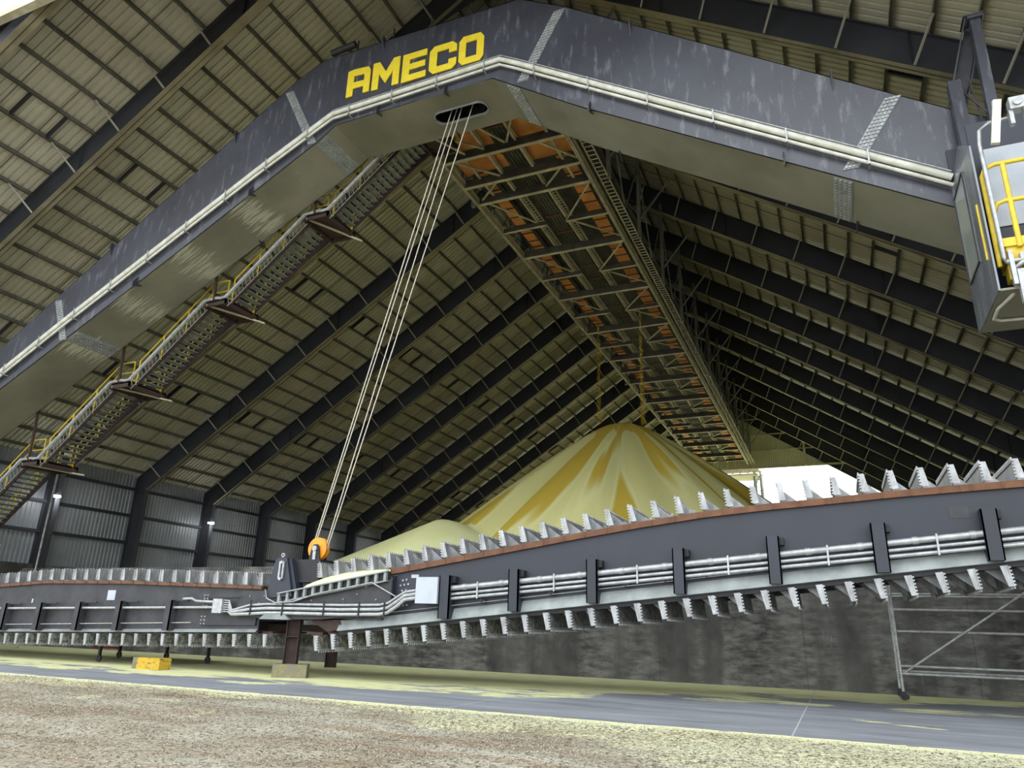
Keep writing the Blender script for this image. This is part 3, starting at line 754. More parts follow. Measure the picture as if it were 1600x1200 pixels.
# conduits along the face
def offp(P, d):
    return [(x - base[0], PY0 - base[1] - .17, z + d) for x, z in P]
CP = [(-40.5, 8.55), (-34.28, 12.1), (-30.66, 14.1), (-20.54, 19.42), (-17.6, 20.86), (-16.85, 21.22), (-9.4, 21.42), (-8.7, 21.0), (-3.23, 17.5), (3.86, 13.02)]
b = MB(); b.tube(offp(CP, .08), .10, 10); b.build('conduit', 'whitepipe', root)
b = MB(); b.tube(offp(CP, -.16), .055, 8); b.build('conduit', 'whitepipe', root)
b = MB(); b.tube(offp(CP, .27), .02, 6); b.build('cable', 'scaf', root)
src = None
for i in range(38):
    x = -34.0 + i * 1.0 * 1.0
    if x > 3.6: break
    if i % 2: continue
    z = lerp_b(x, CP) + .0; b = MB(); X0 = x - base[0]; y = PY0 - base[1]
    b.box((X0 - .02, y - .30, z - .30), (X0 + .02, y - .27, z + .22)); b.box((X0 - .02, y - .3, z - .3), (X0 + .02, y, z - .27)); b.box((X0 - .02, y - .3, z + .2), (X0 + .02, y, z + .23))
    b.build('conduit_clamp', 'pipe', root)
b = MB(); b.tube([W(-17.4, 19.2, 24.62), W(-16.2, 19.2, 24.70)], .14, 10); b.build('flood_lamp', 'black', root)
b = MB()
b.tube([W(-18, 19.6, 24.6), W(-8.9, 19.6, 24.45)], .03, 6)
for x in (-16.4, -14.6, -12.8, -11, -9.4): b.bar(W(x, 19.6, 24.4), W(x, 19.6, 25.3), .05, .05, (0, 1, 0))
b.build('top_rail', 'rustdark', root)
# mast over the right arm
b = MB()
LN = .285
def slab_(x0, x1, y0, y1, z0, z1): b.prism([(x0 - base[0], z0), (x1 - base[0], z0), (x1 - base[0] + LN * (z1 - z0), z1), (x0 - base[0] + LN * (z1 - z0), z1)], y0 - base[1], y1 - base[1])
slab_(4.05, 4.09, 19.34, 19.85, 15.2, 18.2); slab_(4.43, 4.47, 19.34, 19.85, 15.0, 18.2); slab_(4.09, 4.43, 19.58, 19.61, 15.1, 18.2); slab_(4.86, 5.36, 19.3, 19.9, 18.2, 18.24)
b.build('mast', 'boomdk', root)
b = MB(); b.bar(W(5.08, 19.2, 17.85), W(4.95, 18.9, 14.0), .24, .24, (0, 1, 0)); b.box(W(4.88, 19.0, 17.85), W(5.25, 19.4, 17.93)); b.build('mast_strut', 'girder', root)
b = MB(); b.bar(W(4.3, 19.2, 16.0), W(4.25, 18.8, 13.5), .3, .25, (0, 1, 0)); b.build('mast_strut', 'girder', root)
b = MB(); b.tube([W(4.45, 19.3, 15.8), W(5.2, 18.7, 13.9)], .03, 6); b.tube([W(4.7, 19.3, 16.2), W(4.75, 18.9, 13.6)], .02, 6); b.build('mast_cable', 'boomdk', root)
# legs outside the frame carry the arms
for x0, x1, zt_ in ((-42.2, -40.2, 8.6), (9.0, 11.0, 9.2)):
    b = MB(); b.box(W(x0, PY0, .35), W(x1, PY1, zt_)); b.box(W(x0 - .6, PY0 - .4, .02), W(x1 + .6, PY1 + .4, .35)); b.build('leg', 'girder', root)

# ------------------------------------------------------------------ operator box at the right arm
bx = (3.8, 16.75, 8.76); W2 = rel(bx)
root = thing('equipment_cabin', bx, 'dark glossy sheet metal cabin with yellow railing hung on the right arm', 'cabin')
X1, Y1, Z1 = 9.0, 19.28, 13.45
MB().prism([(0, 0), (2.53, 0), (2.53, 4.0), (0, 3.65)], 0, .04, 0, 'x').build('side_panel', 'sheet', root)
b = MB(); b.add([(0, 0, 3.65), (0, 2.53, 4.0), (.33, 2.53, 5.34), (.04, 0, 3.65), (.04, 2.53, 4.0), (.37, 2.53, 5.34)], [(0, 1, 2), (5, 4, 3), (0, 3, 4, 1), (1, 4, 5, 2), (2, 5, 3, 0)]); b.build('side_panel', 'sheet', root)
b = MB()
P = [(1.0, 1.2), (2.25, 1.2), (2.25, 3.6), (1.0, 3.6)]
for (a0, c0), (a1, c1) in zip(P, P[1:] + P[:1]): b.bar((-.03, a0, c0), (-.03, a1, c1), .03, .03, (1, 0, 0))
b.build('window_trim', 'boomdk', root)
MB().prism(P, -.02, 0, 0, 'x').build('window', 'glass', root)
MB().box((.04, .03, 0), (X1 - 3.8, 2.5, .05)).build('floor_pan', 'soffit', root)
MB().box((.04, 2.5, .0), (X1 - 3.8, 2.53, 5.25)).build('back_panel', 'boom', root)
MB().box((.3, 1.3, 3.0), (X1 - 3.8, 1.36, 5.1)).build('front_panel', 'boom', root)
MB().box((.42, .9, 1.95), (X1 - 3.8, .95, 4.05)).build('white_panel', 'white', root)
MB().box((.42, .93, .9), (X1 - 3.8, .98, 1.93)).build('lower_panel', 'boom', root)
b = MB()
zt1, zm1 = 3.05, 2.1
b.tube([(.15, .15, .6), (.15, .1, zt1 - .2), (.22, .05, zt1 - .04), (.4, 0, zt1), (4, 0, zt1 + .02)], .05, 8)
b.tube([(.22, .1, zm1 - .25), (.3, .03, zm1 - .03), (.45, 0, zm1), (4, 0, zm1)], .05, 8)
for x in (.55, 1.6, 2.7): b.tube([(x, 0, zt1), (x, 0, .95)], .055, 8)
b.tube([(.02, .35, .9), (.02, .35, 2.3)], .05, 8)
b.build('railing', 'yellow', root)
b = MB(); b.box((.3, .05, .65), (3, .75, 1.15)); b.box((.25, .0, 1.0), (3, .1, 1.2)); b.box((.3, .2, .3), (.5, .5, .7)); b.build('yellow_machine', 'yellow', root)
b = MB(); b.box((.5, -.05, .55), (1.1, .1, .8)); b.tube([(.35, 0, .45), (.6, -.1, .6), (1.2, -.1, .7), (3, -.1, .7)], .05, 8); b.box((.7, -.1, .5), (.95, .1, .62)); b.build('actuator', 'pipe', root)
b = MB(); b.tube([(.95, -.05, 4.15), (.45, -.05, 4.12), (.25, -.05, 3.95), (.2, -.05, 3.6), (.2, -.05, .72), (.24, -.05, .62), (.5, -.05, .62)], .045, 8); b.build('conduit', 'pipe', root)
b = MB(); b.tube([(1.8, 0, .55), (.75, 0, .5), (.45, .1, .25), (.3, .3, -.02), (.12, .9, -.06), (.14, 1.5, -.06), (.3, 1.65, -.06), (3, 1.9, -.06)], .035, 8); b.build('conduit', 'whitepipe', root)
b = MB(); b.box((.28, -.12, .05), (.36, .0, .85)); b.box((.38, -.1, -.35), (.5, .04, .4)); b.build('bracket', 'pipe', root)
b = MB(); b.box((1.6, -.02, 2.6), (1.72, .0, 4.6)); b.build('trim_strip', 'white', root)
b = MB(); b.tube([(.5, -.05, -.02), (.75, -.05, .0), (.8, -.05, -.06)], .03, 8); b.tube([(.72, -.05, -.05), (.72, -.05, -.15)], .11, 12); b.tube([(.72, -.05, -.14), (.72, -.05, -.22)], .075, 12); b.build('dome_camera', 'white', root)
b = MB(); b.bar((.42, -.35, 3.35), (.62, -.35, 4.45), .16, .1, (0, 1, 0)); b.build('tube_lamp', 'lamp_body', root)
b = MB(); b.box((.85, -.3, 4.2), (1.15, -.05, 4.5)); b.disc((1.0, 0, 4.35), .09, -.34, -.3, 16); b.box((.82, -.25, 3.85), (.9, -.1, 4.2)); b.box((1.1, -.25, 3.85), (1.18, -.1, 4.2)); b.build('sensor_unit', 'pipe', root); MB().tube([(.62, -.1, 4.42), (.62, -.1, 4.62)], .05, 8).build('lamp_mount', 'pipe', root)

# ------------------------------------------------------------------ access stairway behind the left arm
base = (-35.75, 21.9, 8.6)
root = thing('access_stairway', base, 'rusty stair flights with yellow handrails hung behind the left girder arm', 'stairs')
NF = 5; DX, DZ = 5.2, 3.40; LL = 1.25
HR = 1.05
def tread_flight(k):
    x0 = k * DX + LL; z0 = k * DZ + .12; x1 = (k + 1) * DX; z1 = (k + 1) * DZ + .12
    st = []
    for y in (.42, 1.75):
        b = MB(); b.bar((x0 - .05, y, z0 - .05), (x1 + .1, y, z1 - .05), .05, .27); b.build('stringer', 'rustdark', root)
    n = 17
    for i in range(n):
        t = (i + .5) / n; x = x0 + (x1 - x0) * t; z = z0 + (z1 - z0) * t
        if i == 0 and k == -1:
            b = MB(); b.box((-.13, -.62, -.02), (.13, .62, .015)); b.box((-.13, -.62, -.06), (-.10, .62, .01)); o = b.build('tread', 'tread', root); tread_flight.src = o
        else: o = tread_flight.src.copy(); col.objects.link(o); o.parent = root
        o.location = (x, 1.08, z)
    # handrails
    for y in (.36, 1.8):
        b = MB()
        b.tube([(x0, y, z0 + HR), (x1, y, z1 + HR), (x1 + LL * .75, y, z1 + HR), (x1 + LL * .75, y, z1)], .035, 6)
        b.tube([(x0, y, z0 + HR * .5), (x1, y, z1 + HR * .5), (x1 + LL * .75, y, z1 + HR * .5)], .03, 6)
        for t in (0, .33, .66, 1.0):
            x = x0 + (x1 - x0) * t; z = z0 + (z1 - z0) * t; b.tube([(x, y, z - .15), (x, y, z + HR)], .035, 6)
        b.build('handrail', 'yellow', root)
    # cable pipe and ladder tray alongside
    b = MB(); b.tube([(x0 - LL * .3, -.02, z0 - .02), (x0, -.02, z0 + .0), (x1, -.02, z1), (x1 + LL * .7, -.02, z1 + .02)], .075, 8); b.build('cable_pipe', 'scaf', root)
    b = MB(); b.tube([(x0 + .05, .1, z0 - .42), (x1 + .1, .1, z1 - .42)], .022, 6); b.tube([(x0 + .05, -.02, z0 - .07), (x1 + .1, -.02, z1 - .07)], .022, 6)
    for i in range(22):
        t = (i + .5) / 22; b.bar((x0 + (x1 - x0) * t, -.02, z0 + (z1 - z0) * t - .05), (x0 + (x1 - x0) * t + .06, .1, z0 + (z1 - z0) * t - .42), .02, .02)
    b.build('ladder_tray', 'tread', root)
for k in range(-1, NF - 1): tread_flight(k)
for k in range(-1, NF):
    x = k * DX; z = k * DZ
    b = MB(); b.box((x, 0, z - .02), (x + LL, 2.1, z + .04)); b.box((x, 0, z - .2), (x + LL, .06, z + .1)); b.box((x, 2.04, z - .2), (x + LL, 2.1, z + .1)); b.box((x - .05, 0, z - .2), (x + .02, 2.1, z + .1)); b.box((x + LL - .06, 0, z - .24), (x + LL, 2.1, z + .1))
    b.build('landing', 'rustdark', root)
    b = MB(); b.box((x + .2, .5, z + .1), (x + 1.0, .53, z + .32)); b.box((x + .95, 1.7, z + .05), (x + LL + .1, 1.76, z + .3)); b.build('kick_plate', 'yellow', root)
    MB().bar((x + .1, -.0, z - .1), (x + LL + .25, 2.3, z - .28), .07, .07).build('landing_brace', 'gallery', root)
    zz = lerp_b(base[0] + x + 1.0) if base[0] + x + 1 < -16.9 else 20.8
    if zz and k > -2: MB().bar((x + .6, -.05 - .3 * 0, z), (x + .6, -.15, zz - base[2] + .05), .1, .1, (0, 1, 0)).build('hanger_post', 'rustdark', root)

# ------------------------------------------------------------------ scraper booms
def make_flight():
    b = MB(); b.box((-.02, 0, .05), (0, 2.34, .50), 0)
    root = b.build('flight', ['galvdirty'])
    for y in (0, 2.34):
        b = MB(); b.prism([(-.02, .05), (.14, .05), (.085, .50), (-.02, .50)], y - .012, y + .012); b.build('wing', 'galv', root)
    for y in (.5, 1.8):
        b = MB(); b.prism([(0, .46), (0, .03), (.40, .03), (.36, .10)], y - .012, y + .012); b.build('gusset', 'galv', root)
    P = [(.02, .44)]
    for i in range(20): y = .04 + i * .118; P += [(y, .50), (y, .55), (y + .05, .55), (y + .05, .50)]
    P += [(2.33, .44)]
    b = MB(); b.prism(P, -.045, -.02, 0, 'x'); b.build('toothed_edge', 'galv', root)
    P = [(-.015, .06)]
    for i in range(6): z = .08 + i * .075; P += [(-.02, z), (-.06, z), (-.06, z + .035), (-.02, z + .035)]
    P += [(-.015, .5), (0, .5), (0, .06)]
    b = MB(); b.prism(P, -.03, -.012); b.build('toothed_edge', 'galv', root)
    for y in (.3, 1.7):
        b = MB(); b.box((.02, y, -.04), (.46, y + .32, .03)); b.build('chain_link', 'link', root)
    return root
fl0 = make_flight(); used = [False]
dirty_blade = fl0.data; clean_blade = fl0.data.copy(); clean_blade.materials[0] = MT['galv']
def flight(parent, x, y, z, ang, flip):
    if used[0]: o = dup(fl0, parent)
    else: o = fl0; o.parent = parent; used[0] = True
    o.data = clean_blade if not flip else dirty_blade
    o.location = (x, y, z); o.rotation_euler = (0, (math.pi if flip else 0) - ang, 0); return o
def interp(P, x):
    for (x0, z0), (x1, z1) in zip(P, P[1:]):
        if x0 <= x <= x1: return z0 + (z1 - z0) * (x - x0) / (x1 - x0), math.atan2(z1 - z0, x1 - x0)
    (x0, z0), (x1, z1) = (P[0], P[1]) if x < P[0][0] else (P[-2], P[-1])
    return z0 + (z1 - z0) * (x - x0) / (x1 - x0), math.atan2(z1 - z0, x1 - x0)
# right boom
base = (-13.2, 20.5, 1.4); W = rel(base)
rb = thing('scraper_boom', base, 'long slate grey scraper boom rising to the right, with galvanised chain flights', 'reclaimer boom')
TP = [(-14.6, 2.86), (-12.25, 3.13), (-8.44, 3.73), (-6.51, 4.04), (-4.7, 4.31), (-3.0, 4.53), (-1.4, 4.67), (.1, 4.77), (1.51, 4.87), (2.84, 4.94), (4.09, 5.0), (8.0, 5.12)]
BP = [(8.0, 3.84), (3.83, 3.40), (-4.74, 2.45), (-12.0, 1.65), (-14.2, 1.42)]
def plate(name, poly, y0, y1, mt, parent, base_):
    b = MB(); b.prism([(x - base_[0], z - base_[2]) for x, z in poly], y0 - base_[1], y1 - base_[1]); return b.build(name, mt, parent)
plate('side_plate', [(x, z) for x, z in TP if x > -12.5] + BP[:-1] + [(-12.45, 2.0)], 19.36, 19.40, 'boom', rb, base)
plate('side_plate', TP + BP, 21.56, 21.60, 'boom', rb, base)
b = MB()
for i in range(14):
    x = -14 + 1.6 * i; z0 = interp(BP[::-1], x)[0]; z1 = interp(TP, x)[0]
    for q0, q1 in ((z0 + .05, z0 + .35), (z1 - .3, z1 - .05)): MB().box(W(x - .06, 19.40, q0), W(x + .06, 21.56, q1)).build('cross_member', 'boomdk', rb)
b = MB()
for (x0, z0), (x1, z1) in zip(TP, TP[1:]): b.bar(W(x0, 21.60, z0 + .08), W(x1, 21.60, z1 + .08), .14, .16)
b.build('chain_rail', 'rust', rb); b = MB()
for (x0, z0), (x1, z1) in zip(TP, TP[1:]):
    b.bar(W(x0, 19.34, z0 + .08), W(x1 + .005, 19.34, z1 + .08), .16, .16)
x = -14.3
while x < 7.9:
    z, a = interp(TP, x); b.box(W(x - .02, 19.245, z + .015), W(x + .02, 19.28, z + .15)); x += .62
b.build('chain_rail', 'rust', rb)
b = MB()
for (x0, z0), (x1, z1) in zip(BP, BP[1:]):
    b.add([W(x0, 19.36, z0 + .30), W(x1, 19.36, z1 + .30), W(x1, 19.22, z1), W(x0, 19.22, z0), W(x0, 19.38, z0 - .02), W(x1, 19.38, z1 - .02)], [(0, 1, 2, 3), (3, 2, 5, 4), (0, 4, 5, 1)])
    b.tube([W(x0, 19.2, z0 + .38), W(x1, 19.2, z1 + .38)], .012, 6)
b.build('bottom_ledge', 'ledge', rb)
b = MB()
for (x0, z0), (x1, z1) in zip(BP, BP[1:]):
    b.bar(W(x0, 19.45, z0 - .06), W(x1, 19.45, z1 - .06), .2, .12)
b.build('lower_chain_rail', 'black', rb); b = MB()
for (x0, z0), (x1, z1) in zip(BP, BP[1:]): b.bar(W(x0, 21.5, z0 - .06), W(x1, 21.5, z1 - .06), .2, .12)
b.build('lower_chain_rail', 'black', rb)
for xx, w_ in ((-10.42, .34), (-8.25, .3), (-5.98, .3), (-3.66, .3), (-1.34, .3), (1.02, .32), (3.28, .32), (5.6, .32)):
    z0 = interp(BP[::-1], xx)[0] + .03; zt0 = z0 + (1.13 if xx > -10 else 1.2); b = MB()
    b.box(W(xx - w_ / 2, 19.0, z0), W(xx + w_ / 2, 19.06, zt0)); b.box(W(xx + w_ / 2 - .03, 19.0, z0), W(xx + w_ / 2, 19.36, zt0)); b.box(W(xx - w_ / 2, 19.0, z0), W(xx - w_ / 2 + .03, 19.36, zt0))
    b.box(W(xx + w_ / 2, 19.15, zt0 - .2), W(xx + w_ / 2 + .1, 19.36, zt0 - .02), 1)
    b.build('stiffener_post', ['boom', 'black'], rb)
def zc(x, a, c): return a + (x + 10.4) * (c - a) / 14.3
for a, c, r in ((2.69, 4.04, .075), (2.52, 3.87, .04), (2.40, 3.73, .045)):
    MB().tube([W(-10.5, 19.17, zc(-10.5, a, c)), W(8, 19.17, zc(8, a, c))], r, 10).build('conduit', 'pipe', rb)
x = -9.4
while x < 5:
    MB().box(W(x - .02, 19.08, zc(x, 2.33, 3.66)), W(x + .02, 19.10, zc(x, 2.79, 4.14))).build('conduit_clamp', 'pipe', rb)
    MB().tube([W(x - .5, 19.17, zc(x - .5, 2.69, 4.04)), W(x - .38, 19.17, zc(x - .38, 2.69, 4.04))], .09, 10).build('conduit_coupling', 'pipe', rb); x += 1.16
b = MB(); x = -12
for k in range(14):
    x = -9.3 + k * 1.05; z = interp(BP[::-1], x)[0] + .42; b = MB(); b.box(W(x - .1, 19.2, z - .03), W(x + .1, 19.36, z + .03)); b.box(W(x - .02, 19.18, z - .06), W(x + .02, 19.22, z + .06)); b.build('cable_clip', 'black', rb)
b = MB(); b.box(W(-11.32, 18.92, 2.26), W(-10.60, 19.2, 3.0)); o = b.build('junction_box', 'white', rb); o['label'] = 'pale grey square junction box on the boom side'
b = MB(); b.box(W(-11.75, 19.345, 3.0), W(-11.5, 19.36, 3.1)); b.build('sticker', 'white', rb)
b = MB()
for i in range(6):
    for j in range(3 if i % 2 == 0 else 2):
        x = -12.1 + j * .13 + .065 * (i % 2); z = 2.18 + i * .15 + .02 * j; MB().disc((x - base[0], 0, z - base[2]), .03, 19.33 - base[1], 19.37 - base[1], 8).build('bolt', 'galv', rb)
b = MB(); b.box(W(2.55, 19.35, 4.35), W(2.95, 19.36, 4.62)); b.build('stencil_patch', 'boomdk', rb)
b = MB(); b.box(W(-6.3, 19.35, 3.45), W(-5.9, 19.36, 3.65)); b.build('stencil_patch', 'boomdk', rb)
k = 0
while True:
    x = -15.12 + .637 * k
    if x > 7.4: break
    z, a = interp(TP, x); z += .15; s_ = 1.0
    o = flight(rb, x - base[0] + .02, 19.26 - base[1], z - base[2], a, False)
    k += 1
k = 0
while True:
    x = -15.0 + .635 * k
    if x > 7.4: break
    z, a = interp(BP[::-1], x); z -= .02
    o = flight(rb, x - base[0] + .06, 19.26 - base[1], z - base[2], a, True); k += 1
# left boom
base = (-17.4, 20.5, 1.2); W = rel(base)
lb = thing('scraper_boom', base, 'dark older scraper boom lying level along the left, flights nearly touching the floor', 'reclaimer boom')
TL = [(-40, 2.3), (-30.85, 2.62), (-28.02, 2.78), (-23.66, 2.78), (-17.4, 2.63)]; BL = [(-17.4, 1.31), (-30.2, .97), (-40, .72)]
plate('side_plate', TL + BL, 19.36, 19.40, 'boomdk', lb, base); plate('side_plate', TL + BL, 21.56, 21.60, 'boomdk', lb, base)
b = MB()
for i in range(14):
    x = -39 + 1.6 * i; z0 = interp(BL[::-1], x)[0]; z1 = interp(TL, x)[0]
    for q0, q1 in ((z0 + .05, z0 + .35), (z1 - .3, z1 - .05)): MB().box(W(x - .06, 19.40, q0), W(x + .06, 21.56, q1)).build('cross_member', 'boomdk', lb)
b = MB()
for (x0, z0), (x1, z1) in zip(TL, TL[1:]): b.bar(W(x0, 21.6, z0 + .05), W(x1, 21.6, z1 + .05), .14, .10)
b.build('chain_rail', 'rust', lb); b = MB()
for (x0, z0), (x1, z1) in zip(TL, TL[1:]): b.bar(W(x0, 19.34, z0 + .05), W(x1, 19.34, z1 + .05), .16, .10)
x = -39.5
while x < -17.5: z, a = interp(TL, x); b.box(W(x - .02, 19.24, z + .01), W(x + .02, 19.27, z + .1)); x += .62
b.build('chain_rail', 'rust', lb)
b = MB()
for (x0, z0), (x1, z1) in zip(BL, BL[1:]): b.add([W(x0, 19.36, z0 + .08), W(x1, 19.36, z1 + .08), W(x1, 19.24, z1 - .02), W(x0, 19.24, z0 - .02), W(x0, 19.38, z0 - .03), W(x1, 19.38, z1 - .03)], [(0, 1, 2, 3), (3, 2, 5, 4), (0, 4, 5, 1)])
b.build('bottom_ledge', 'ledge', lb)
for xx in (-29.95, -27.9, -25.75, -23.65, -21.2, -32.1):
    z0 = interp(BL[::-1], xx)[0] + .03; b = MB(); b.box(W(xx - .13, 19.05, z0), W(xx + .13, 19.10, z0 + 1.0)); b.box(W(xx + .1, 19.05, z0), W(xx + .13, 19.36, z0 + 1.0)); b.tube([W(xx + .2, 19.2, z0 + .98), W(xx + .8, 19.2, z0 + 1.0)], .03, 6); b.build('stiffener_post', 'boomdk', lb)
MB().tube([W(-39, 19.18, 1.55), W(-30, 19.18, 1.82), W(-19.2, 19.18, 2.03)], .045, 8).build('conduit', 'pipe', lb)
MB().tube([W(-39, 19.2, 1.0), W(-30, 19.2, 1.22), W(-20.2, 19.2, 1.52)], .02, 6).build('conduit', 'scaf', lb)
MB().tube([W(-20.6, 19.1, 2.28), W(-20.2, 19.1, 2.3), W(-20.0, 19.1, 2.22), W(-19.2, 19.1, 2.2)], .045, 8).build('conduit', 'pipe', lb)
MB().box(W(-24.65, 19.33, 2.2), W(-24.25, 19.36, 2.55)).build('notice_plate', 'white', lb)
MB().box(W(-28.8, 19.34, 2.05), W(-28.72, 19.36, 2.2)).build('sticker', 'white', lb)
b = MB(); b.box(W(-19.15, 19.0, 1.85), W(-18.75, 19.2, 2.3)); b.build('junction_box', 'pipe', lb)
b = MB()
for i in range(6): MB().tube([W(-18.75, 19.08, 1.9 + i * .07), W(-18.5, 19.06, 1.9 + i * .07), W(-18.35, 19.1, 1.78 + i * .03)], .022, 6).build('cable_gland', 'pipe', lb)
plate('splice_plate', [(-20.0, 2.3), (-17.5, 2.4), (-17.5, 2.55), (-20.0, 2.45)], 19.32, 19.36, 'boomdk', lb, base); plate('splice_plate', [(-19.9, 1.45), (-17.5, 1.5), (-17.5, 1.8), (-19.9, 1.72)], 19.30, 19.36, 'boomdk', lb, base)
b = MB()
for i in range(9):
    if i in (3, 4): continue
    for j in range(2): MB().disc((-19.85 + j * .14 - base[0], 0, 1.5 + i * .115 - base[2]), .025, 19.29 - base[1], 19.37 - base[1], 8).build('bolt', 'galv', lb)
k = 0
while True:
    x = -17.5 - .648 * k
    if x < -36: break
    z, a = interp(TL, x); flight(lb, x - base[0], 19.26 - base[1], z + .09 - base[2], a, False).scale = (1, 1, .86); k += 1
k = 0
while True:
    x = -17.0 - .637 * k
    if x < -36: break
    z, a = interp(BL[::-1], x); flight(lb, x - base[0] + .06, 19.26 - base[1], z - .03 - base[2], a, True).scale = (1, 1, .86); k += 1

# ------------------------------------------------------------------ hub between the booms
base = (-15.8, 20.5, 1.7); W = rel(base)
hub = thing('boom_hub', base, 'dark steel hub with upright plate and ribbed trough joining the two booms', 'machine')
plate('body', [(-18.35, 1.78), (-18.0, 2.55), (-16.9, 2.58), (-16.3, 2.25), (-12.3, 2.95), (-12.3, 2.12), (-13.4, 1.86), (-14.8, 1.74), (-16.6, 1.70)], 19.14, 19.20, 'boomdk', hub, base)
plate('body', [(-18.35, 1.78), (-18.0, 2.5), (-12.3, 2.6), (-12.3, 2.12), (-13.4, 1.86), (-16.6, 1.70)], 21.3, 21.36, 'boomdk', hub, base)
MB().box(W(-12.36, 19.16, 2.12), W(-12.28, 19.4, 3.0)).build('end_plate', 'boom', hub)
MB().box(W(-18.1, 19.2, 1.78), W(-12.6, 21.3, 1.84)).build('bottom_plate', 'boomdk', hub)
plate('upright_plate', [(-17.0, 2.35), (-16.78, 3.52), (-16.68, 3.62), (-16.32, 3.62), (-15.95, 2.42)], 19.06, 19.14, 'boom', hub, base)
plate('upright_plate', [(-16.35, 3.62), (-16.2, 3.58), (-15.8, 2.45), (-15.95, 2.42)], 19.14, 19.5, 'boom', hub, base)
b = MB(); b.box(W(-16.56, 19.0, 2.95), W(-16.50, 19.06, 3.5)); b.box(W(-16.42, 19.0, 2.95), W(-16.37, 19.06, 3.5))
for z in (2.95, 3.47): b.disc((-16.46 - base[0], 0, z - base[2]), .05, 18.98 - base[1], 19.05 - base[1], 10)
b.disc((-16.5 - base[0], 0, 3.7 - base[2]), .07, 19.06 - base[1], 19.12 - base[1], 12, 0, .035); b.build('tensioner', 'pipe', hub)
b = MB(); b.box(W(-16.25, 19.35, 2.92), W(-15.2, 21.6, 3.58)); b.box(W(-16.1, 19.3, 2.86), W(-15.2, 21.6, 2.92)); o = b.build('cross_beam', 'black', hub)
b = MB()
for i in range(13):
    t = i / 12; x = -16.45 + t * 3.95; z = 2.22 + t * .68; b.box(W(x - .045, 19.04, z), W(x + .045, 19.14, z + .26))
b.bar(W(-16.5, 19.06, 2.2), W(-12.4, 19.06, 2.9), .12, .04); b.bar(W(-16.5, 19.06, 2.49), W(-12.4, 19.06, 3.19), .12, .04)
b.build('trough_rib', 'ledge', hub)
plate('trough_side', [(-16.5, 2.2), (-12.4, 2.9), (-12.4, 3.18), (-16.5, 2.48)], 19.15, 19.19, 'black', hub, base)
b = MB()
for dz, r in ((0, .04), (-.13, .055), (-.27, .055)):
    b.tube([W(-18.3, 19.05, 1.95 + dz * .5), W(-17.6, 19.05, 2.12 + dz), W(-16.9, 19.05, 2.16 + dz), W(-16, 19.05, 2.17 + dz), W(-14.0, 19.05, 2.17 + dz), W(-12.6, 19.05, 2.20 + dz), W(-12.3, 19.05, 2.26 + dz), W(-12.0, 19.05, 2.44 + dz), W(-11.75, 19.05, 2.58 + dz * .8), W(-11.3, 19.05, 2.64 + dz * .8)], r, 8)
b.build('conduit', 'pipe', hub)
b = MB()
for x in (-17.5, -16.2, -14.6, -13.3, -12.4): MB().box(W(x - .02, 18.97, 1.82), W(x + .02, 19.0, 2.28)).build('conduit_clamp', 'black', hub)
b = MB()
for x, z in ((-17.7, 2.4), (-17.3, 2.2), (-17.1, 2.42), (-15.2, 2.3), (-14.2, 2.6), (-13.5, 2.5), (-13.2, 2.72), (-12.8, 2.35), (-14.0, 2.35), (-16.9, 2.3)): MB().disc((x - base[0], 0, z - base[2]), .02, 19.11 - base[1], 19.14 - base[1], 8).build('bolt', 'galv', hub)
b = MB(); b.tube([W(-17.0, 19.0, 2.6), W(-16.9, 19.0, 2.35), W(-16.5, 18.98, 2.2), W(-15.8, 18.98, 2.25), W(-14.9, 18.98, 2.5), W(-12.9, 18.98, 2.84), W(-12.1, 19.1, 2.45)], .022, 6); b.build('hose', 'scaf', hub)
b = MB(); b.prism([(-17.1 - base[0], 0), (-15.9 - base[0], 0), (-16.1 - base[0], .16), (-16.9 - base[0], .16)], 19.0 - base[1], 20.0 - base[1]); b.build('bearing_foot', 'ledge', hub)
b = MB(); b.prism([(-15.3 - base[0], .02), (-14.2 - base[0], .02), (-14.0 - base[0], -.2), (-14.6 - base[0], -.32)], 19.3 - base[1], 21.2 - base[1]); b.box(W(-17.9, 20.4, 1.35), W(-14.2, 21.6, 1.55)); b.build('belly_beam', 'rustdark', hub)
b = MB()
# sulphur spilled on the hub
import bmesh
hp = MB(); n1, n2 = 26, 8
for j in range(n2 + 1):
    for i in range(n1 + 1):
        t = i / n1; u = j / n2; x = -15.6 + 3.18 * t; e = math.sin(math.pi * min(1, max(0, .03 + .94 * t))) ** .6 * (1 - (.25 if u < .5 else 1) * abs(2 * u - 1) ** 4)
        hp.v.append((x, 19.2 + .9 * u, 2.66 + t * .54 + .34 * e * (1 - .45 * t)))
for j in range(n2):
    for i in range(n1):
        a = j * (n1 + 1) + i; hp.f.append((a, a + 1, a + n1 + 2, a + n1 + 1)); hp.mi.append(0); hp.smooth.add(len(hp.f) - 1)
nb = len(hp.v); hp.v += [(x, y, 2.2) for x, y, z in hp.v[:n1 + 1]]
for i in range(n1): hp.f.append((i, i + 1, nb + i + 1, nb + i)); hp.mi.append(0)
tag(hp.build('spilled_sulphur', 'pale', fix=False), 'small pale drift of sulphur lying on the trough between the booms', 'sulphur', None, 'stuff')

